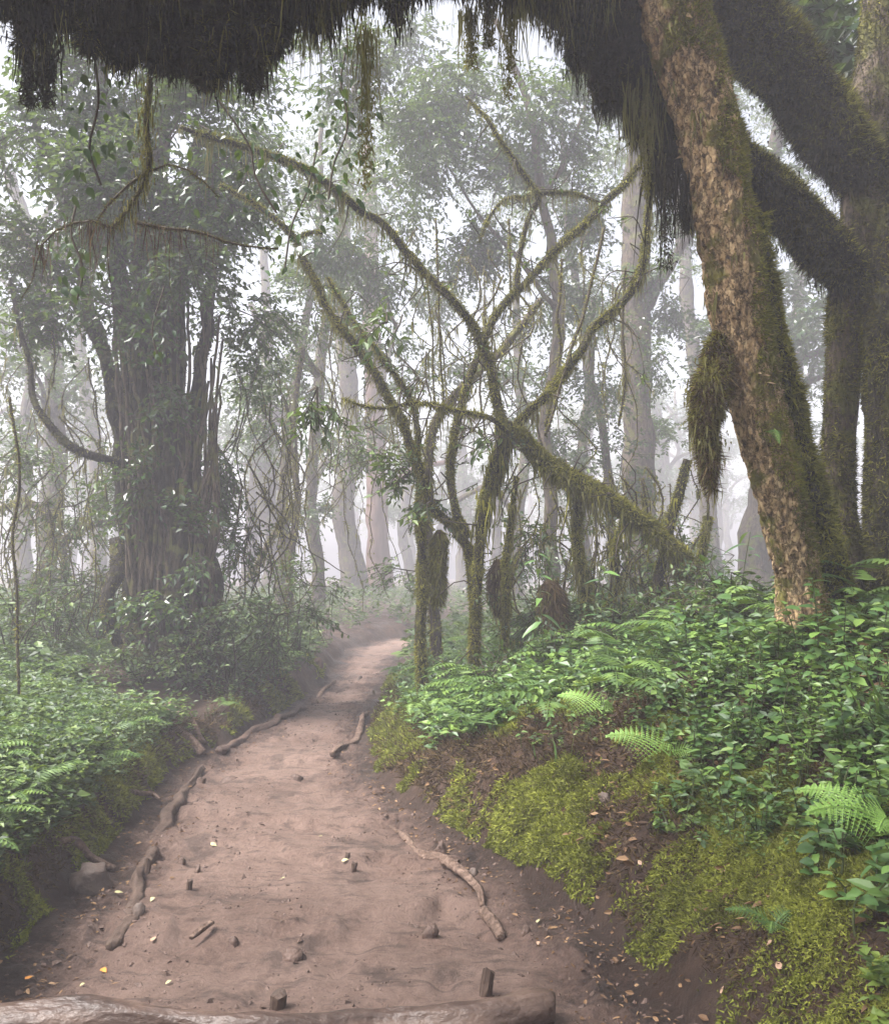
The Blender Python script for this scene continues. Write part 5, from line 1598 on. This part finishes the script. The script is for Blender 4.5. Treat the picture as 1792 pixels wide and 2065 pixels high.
ground_tube('step_log', 'big wet muddy log laid across the path at the bottom', 'log', [(-60, 2092, .06), (150, 2078, .062), (330, 2088, .05), (520, 2096, .046), (760, 2088, .048), (930, 2078, .056), (1050, 2066, .062), (1100, 2060, .06), (1120, 2058, .05)], 'log_wet', 24, .015, .32, 1100, None, .3, .10, .03)
ground_tube('edge_log', 'long muddy log edging the left side of the path', 'log', [(245, 1905, .030), (258, 1850, .036), (268, 1790, .034), (300, 1720, .032), (350, 1640, .036), (378, 1590, .03), (410, 1560, .022)], 'peg', 20, .02, .6, 1101, None, .95, .3, .08)
ground_tube('edge_log', 'half-buried log edging the far left side of the path', 'log', [(440, 1520, .03), (490, 1490, .035), (560, 1455, .03), (610, 1430, .025)], 'clod', 14, .03, .6, 1102, None, 1.2, .2, .08)
roots = [
    ('pale root lying in the muddy hollow below the great left tree', [(338, 1432, .05), (358, 1465, .055), (380, 1490, .06), (408, 1528, .045)], .35),
    ('thin root beside the pale one in the muddy hollow', [(352, 1438, .03), (385, 1460, .03), (400, 1490, .025), (412, 1500, .02)], .35),
    ('curved root hugging the right bank at the path bend', [(675, 1530, .03), (690, 1512, .04), (715, 1495, .042), (728, 1470, .04), (742, 1446, .03)], .3),
    ('bare root snaking along the right foot of the path', [(785, 1668, .02), (815, 1690, .028), (845, 1722, .032), (890, 1748, .034), (930, 1780, .032), (965, 1812, .026), (975, 1835, .018)], .3),
    ('half-buried root end on the right side of the path', [(975, 1845, .03), (1000, 1880, .03), (1018, 1898, .025)], .5),
    ('thin pale root at the left bank near the pointed stone', [(232, 1590, .02), (275, 1608, .025), (310, 1616, .02), (322, 1625, .012)], .3),
    ('mossy root reaching down the left bank to the gutter', [(110, 1690, .035), (145, 1700, .035), (170, 1735, .03), (205, 1752, .028), (232, 1758, .02)], .25),
    ('short root stick lying across the lower path', [(395, 1915, .012), (420, 1895, .016), (440, 1875, .012)], .3),
    ('slender root along the far left edge of the path', [(632, 1420, .03), (642, 1405, .03), (660, 1390, .03), (675, 1375, .025)], .3),
]
for i, (lb, rows, sk) in enumerate(roots):
    ground_tube('tree_root', lb, 'root', [(a_, c_, .72 * q_) for a_, c_, q_ in rows], 'root', 14, .012, .6, 1110 + i, 'roots along the path', sk + .3, .3, .07)


def block(name, label, cat, px, py, size, mat, seed, group=None, tall=False):
    """an uneven rounded block: peg, stone or clod"""
    rr_ = np.random.default_rng(seed)
    p = G(px, py)
    n, m = 5, 8
    sx, sy, sz = size
    V = []
    for i in range(n):
        f = i / (n - 1)
        w = 1.0 if tall else math.sqrt(max(0, 1 - (f * .92) ** 2))
        for j in range(m):
            a = j * 2 * math.pi / m + .4
            c, s = math.cos(a), math.sin(a)
            e = (abs(c) ** 4 + abs(s) ** 4) ** -.25 if tall else 1
            q = 1 + (.06 if tall else .22) * rr_.normal()
            V.append((c * e * sx * .5 * w * q, s * e * sy * .5 * w * q, -.03 + (sz + .03) * f + (.1 * sz * rr_.normal() if i else 0)))
    V.append((0, 0, sz * 1.0 if tall else sz * 1.02))
    Q = [(i * m + j, i * m + (j + 1) % m, (i + 1) * m + (j + 1) % m, (i + 1) * m + j) for i in range(n - 1) for j in range(m)]
    Tt = [(n * m, (n - 1) * m + j, (n - 1) * m + (j + 1) % m) for j in range(m)]
    o = Geo().add(np.array(V) + p, Tt, Q).build(name, M[mat], None, p, not tall)
    o.rotation_euler = (.1 * rr_.normal(), .12 * rr_.normal(), rr_.normal() * .5)
    return tag(o, label, cat, group)


for i, (px, py, s, lb) in enumerate([
    (560, 2032, (.055, .05, .055), 'square dark peg behind the bottom log'), (978, 2008, (.045, .045, .085), 'tall tilted peg behind the right end of the bottom log'),
    (381, 1795, (.028, .028, .05), 'small peg beside the left edge log'), (713, 1758, (.03, .03, .045), 'small square peg near the middle of the path'),
    (700, 1733, (.025, .025, .025), 'tiny peg just above the small square peg'), (297, 1760, (.03, .03, .07), 'leaning peg holding the left edge log'),
    (410, 1578, (.03, .03, .03), 'small dark peg high on the left of the path'), (1100, 1890, (.02, .03, .03), 'small dark peg near the right bank')]):
    block('wooden_peg', lb, 'peg', px, py, s, 'peg', 1200 + i, 'pegs driven into the path', True)
for i, (px, py, s, lb) in enumerate([
    (185, 1785, (.24, .2, .10), 'flat-topped grey stone in the left gutter'), (870, 1888, (.085, .06, .045), 'dark angular mud lump right of the path middle'),
    (280, 1842, (.07, .06, .04), 'pale stone beside the left edge log'), (955, 1765, (.06, .05, .035), 'pale stone at the foot of the right bank'),
    (366, 1742, (.05, .05, .03), 'mud clod beside the left edge log'), (398, 1758, (.04, .035, .03), 'small mud clod near the left edge log'),
    (590, 1930, (.13, .09, .03), 'broad dark mud clod in the lower path'), (460, 1575, (.16, .1, .03), 'flat mud clod in the upper left of the path'),
    (598, 1572, (.13, .1, .035), 'dark mud clod in the upper middle of the path'), (470, 1905, (.05, .04, .025), 'small clod in the lower path'),
    (890, 1725, (.07, .06, .07), 'dark stone by the snaking root'), (1060, 1880, (.05, .04, .03), 'stone in the mud below the right bank'),
    (640, 1345, (.2, .15, .12), 'muddy stone by the far bend of the path'), (750, 1400, (.09, .08, .05), 'small stone on the far path'), (725, 1372, (.08, .08, .05), 'smallest stone on the far path'),
    (1220, 1615, (.1, .05, .03), 'grey flat stone on the littered right bank')]):
    block('stone' if i in (0, 2, 3, 10, 11, 12, 13, 14, 15) else 'mud_clod', lb, 'stone' if i in (0, 2, 3, 10, 11, 12, 13, 14, 15) else 'mud clod', px, py, s, 'stone' if i in (0, 2, 3, 13, 14, 15) else 'clod', 1220 + i)


def clods(gl, gt):
    rr_ = np.random.default_rng(1250)
    y = 3 * (14 / 3) ** rr_.random(3800)
    Lx, Rx = edges(y)
    x = Lx + (Rx - Lx) * rr_.random(len(y))
    tt_ = np.maximum(*bank_t(x, y))
    k = fbm(x * 2.2, y * 1.6, 0, 77, 3) + .45 * np.exp(-((tt_ + .15) / .22) ** 2) > .06
    x, y = x[k], y[k]
    s = .004 + .010 * rr_.random(len(x)) ** 3
    C = np.stack([x, y, H(x, y)], -1)
    oc = np.array([(1, 0, 0), (0, 1, 0), (-1, 0, 0), (0, -1, 0), (0, 0, 1), (0, 0, -1)], float)
    V = C[:, None] + oc[None] * np.array([1.3, 1.3, .7]) * s[:, None, None] * (.5 + rr_.random((len(x), 6, 1))) + .35 * s[:, None, None] * rr_.normal(size=(len(x), 6, 3))
    f = np.array([(0, 1, 4), (1, 2, 4), (2, 3, 4), (3, 0, 4), (1, 0, 5), (2, 1, 5), (3, 2, 5), (0, 3, 5)])
    gl.add(V, (np.arange(len(x))[:, None, None] * 6 + f[None]).reshape(-1, 3))


cover('mud_crumbs', 'small crumbs of churned mud scattered over the path', 'mud crumbs', M['clod'], clods)

# fallen leaves and wood chips one can pick out
FALL = [leaf_mesh('fallen_leaf', .55, .2, .2, 11 + k, mat=m_) for k, m_ in enumerate(['leaf_pale', 'leaf_pink', 'leaf_orange', 'leaf_dead'])]
for i, (px, py, k, s, lb) in enumerate([
    (425, 1707, 0, .05, 'pale leaf lying on the upper path'), (690, 1740, 0, .045, 'pale leaf lying near the small square peg'), (575, 1775, 0, .03, 'small pale leaf in the middle of the path'),
    (345, 1985, 0, .035, 'pale leaf lying above the bottom log'), (305, 1905, 1, .05, 'pink leaf lying in the lower left mud'), (172, 1795, 1, .04, 'pink leaf below the flat grey stone'),
    (230, 1805, 0, .05, 'curled pale leaf in the left gutter'), (310, 1815, 0, .045, 'pale leaf right of the left edge log'), (205, 1960, 2, .055, 'orange chip leaf in the lower left corner'),
    (50, 1985, 2, .035, 'orange leaf at the lower left edge'), (1085, 1868, 0, .04, 'pale green leaf below the right bank'), (1086, 1905, 1, .035, 'pinkish leaf in the mud near the right bank'),
    (955, 1700, 0, .045, 'pale leaf in the shade of the right bank'), (1530, 1530, 2, .035, 'orange leaf among the glossy herbs'), (1295, 1750, 1, .04, 'pale curled leaf on the mossy right bank'),
    (1650, 1800, 2, .05, 'orange-brown leaf on the right bank'), (1560, 1905, 1, .03, 'pale leaf on the brown moss of the right bank'), (1590, 1745, 3, .06, 'brown dead leaf on the right bank'),
    (1270, 1700, 3, .05, 'brown leaf scrap beside the pale curled leaf'), (1460, 2010, 1, .04, 'pale leaf low on the mossy bank'), (1580, 1965, 1, .05, 'pale curled leaf low on the right bank'),
    (1630, 1600, 3, .06, 'brown leaf under the glossy herbs'), (650, 1690, 0, .03, 'small yellow leaf on the upper path'), (170, 1990, 0, .03, 'pale green leaf above the left end of the bottom log')]):
    p = G(px, py)
    rr_ = np.random.default_rng(1300 + i)
    a = rr_.random() * 6.28
    o = link('fallen_leaf', FALL[k])
    nv = slope_normal(p[None])[0]
    d = Vector((math.cos(a), math.sin(a), .1))
    x = d.cross(Vector(nv)).normalized()
    d = Vector(nv).cross(x).normalized()
    o.matrix_world = Matrix.Translation(Vector(p + nv * .012)) @ Matrix((x, d, Vector(nv))).transposed().to_4x4() @ Matrix.Scale(s * .85, 4)
    tag(o, lb, 'leaf', 'fallen leaves')

# brown leaf pile at the foot of the dark tree
def b_pile(gl, gt):
    rr_ = np.random.default_rng(1400)
    n = 900
    P = []
    c = U(1730, 1260, 5.0)
    x = c[0] + .20 * rr_.normal(size=n)
    y = 4.7 + .45 * rr_.normal(size=n)
    P = np.stack([x, y, H(x, y) + .02 + .05 * rr_.random(n)], -1)
    a = rr_.random(n) * 6.28
    L = .04 + .06 * rr_.random(n)
    leaves(gl, P, np.stack([np.cos(a), np.sin(a), .4 * rr_.normal(size=n)], -1), np.array([0, -.5, 1]) + .6 * rr_.normal(size=(n, 3)), L, L * (.3 + .3 * rr_.random(n)), .15, .25)


cover('leaf_pile', 'heap of brown dead leaves at the foot of the dark tree', 'leaf pile', M['leaf_dead'], b_pile)

# ------------------------------------------------------------------ the fog
hx, hy0, hy1, hz0, hz1 = 90.0, -22.0, 104.0, -1.6, 15.5
V = [(-hx, hy0, hz0), (hx, hy0, hz0), (hx, hy1, hz0), (-hx, hy1, hz0), (-hx, hy0, hz1), (hx, hy0, hz1), (hx, hy1, hz1), (-hx, hy1, hz1)]
Qf = [(0, 3, 2, 1), (4, 5, 6, 7), (0, 1, 5, 4), (1, 2, 6, 5), (2, 3, 7, 6), (3, 0, 4, 7)]
m, N, L = new_mat('fog')
out = N.new('ShaderNodeOutputMaterial')
pv = N.new('ShaderNodeVolumePrincipled')
pv.inputs['Color'].default_value = (0.935, 0.925, 1.0, 1)
pv.inputs['Density'].default_value = HAZE_DENSITY
pv.inputs['Anisotropy'].default_value = 0.1
L.new(pv.outputs[0], out.inputs['Volume'])
o = Geo().add(V, None, Qf).build('haze', m)
tag(o, 'white fog hanging between the trees', 'fog', None, 'stuff')
tri = sum(len(me.polygons) for me in bpy.data.meshes)
print('POLYS', tri, 'OBJ', len(bpy.data.objects), 'TRI', sum(len(me.loops) - 2 * len(me.polygons) for me in bpy.data.meshes))
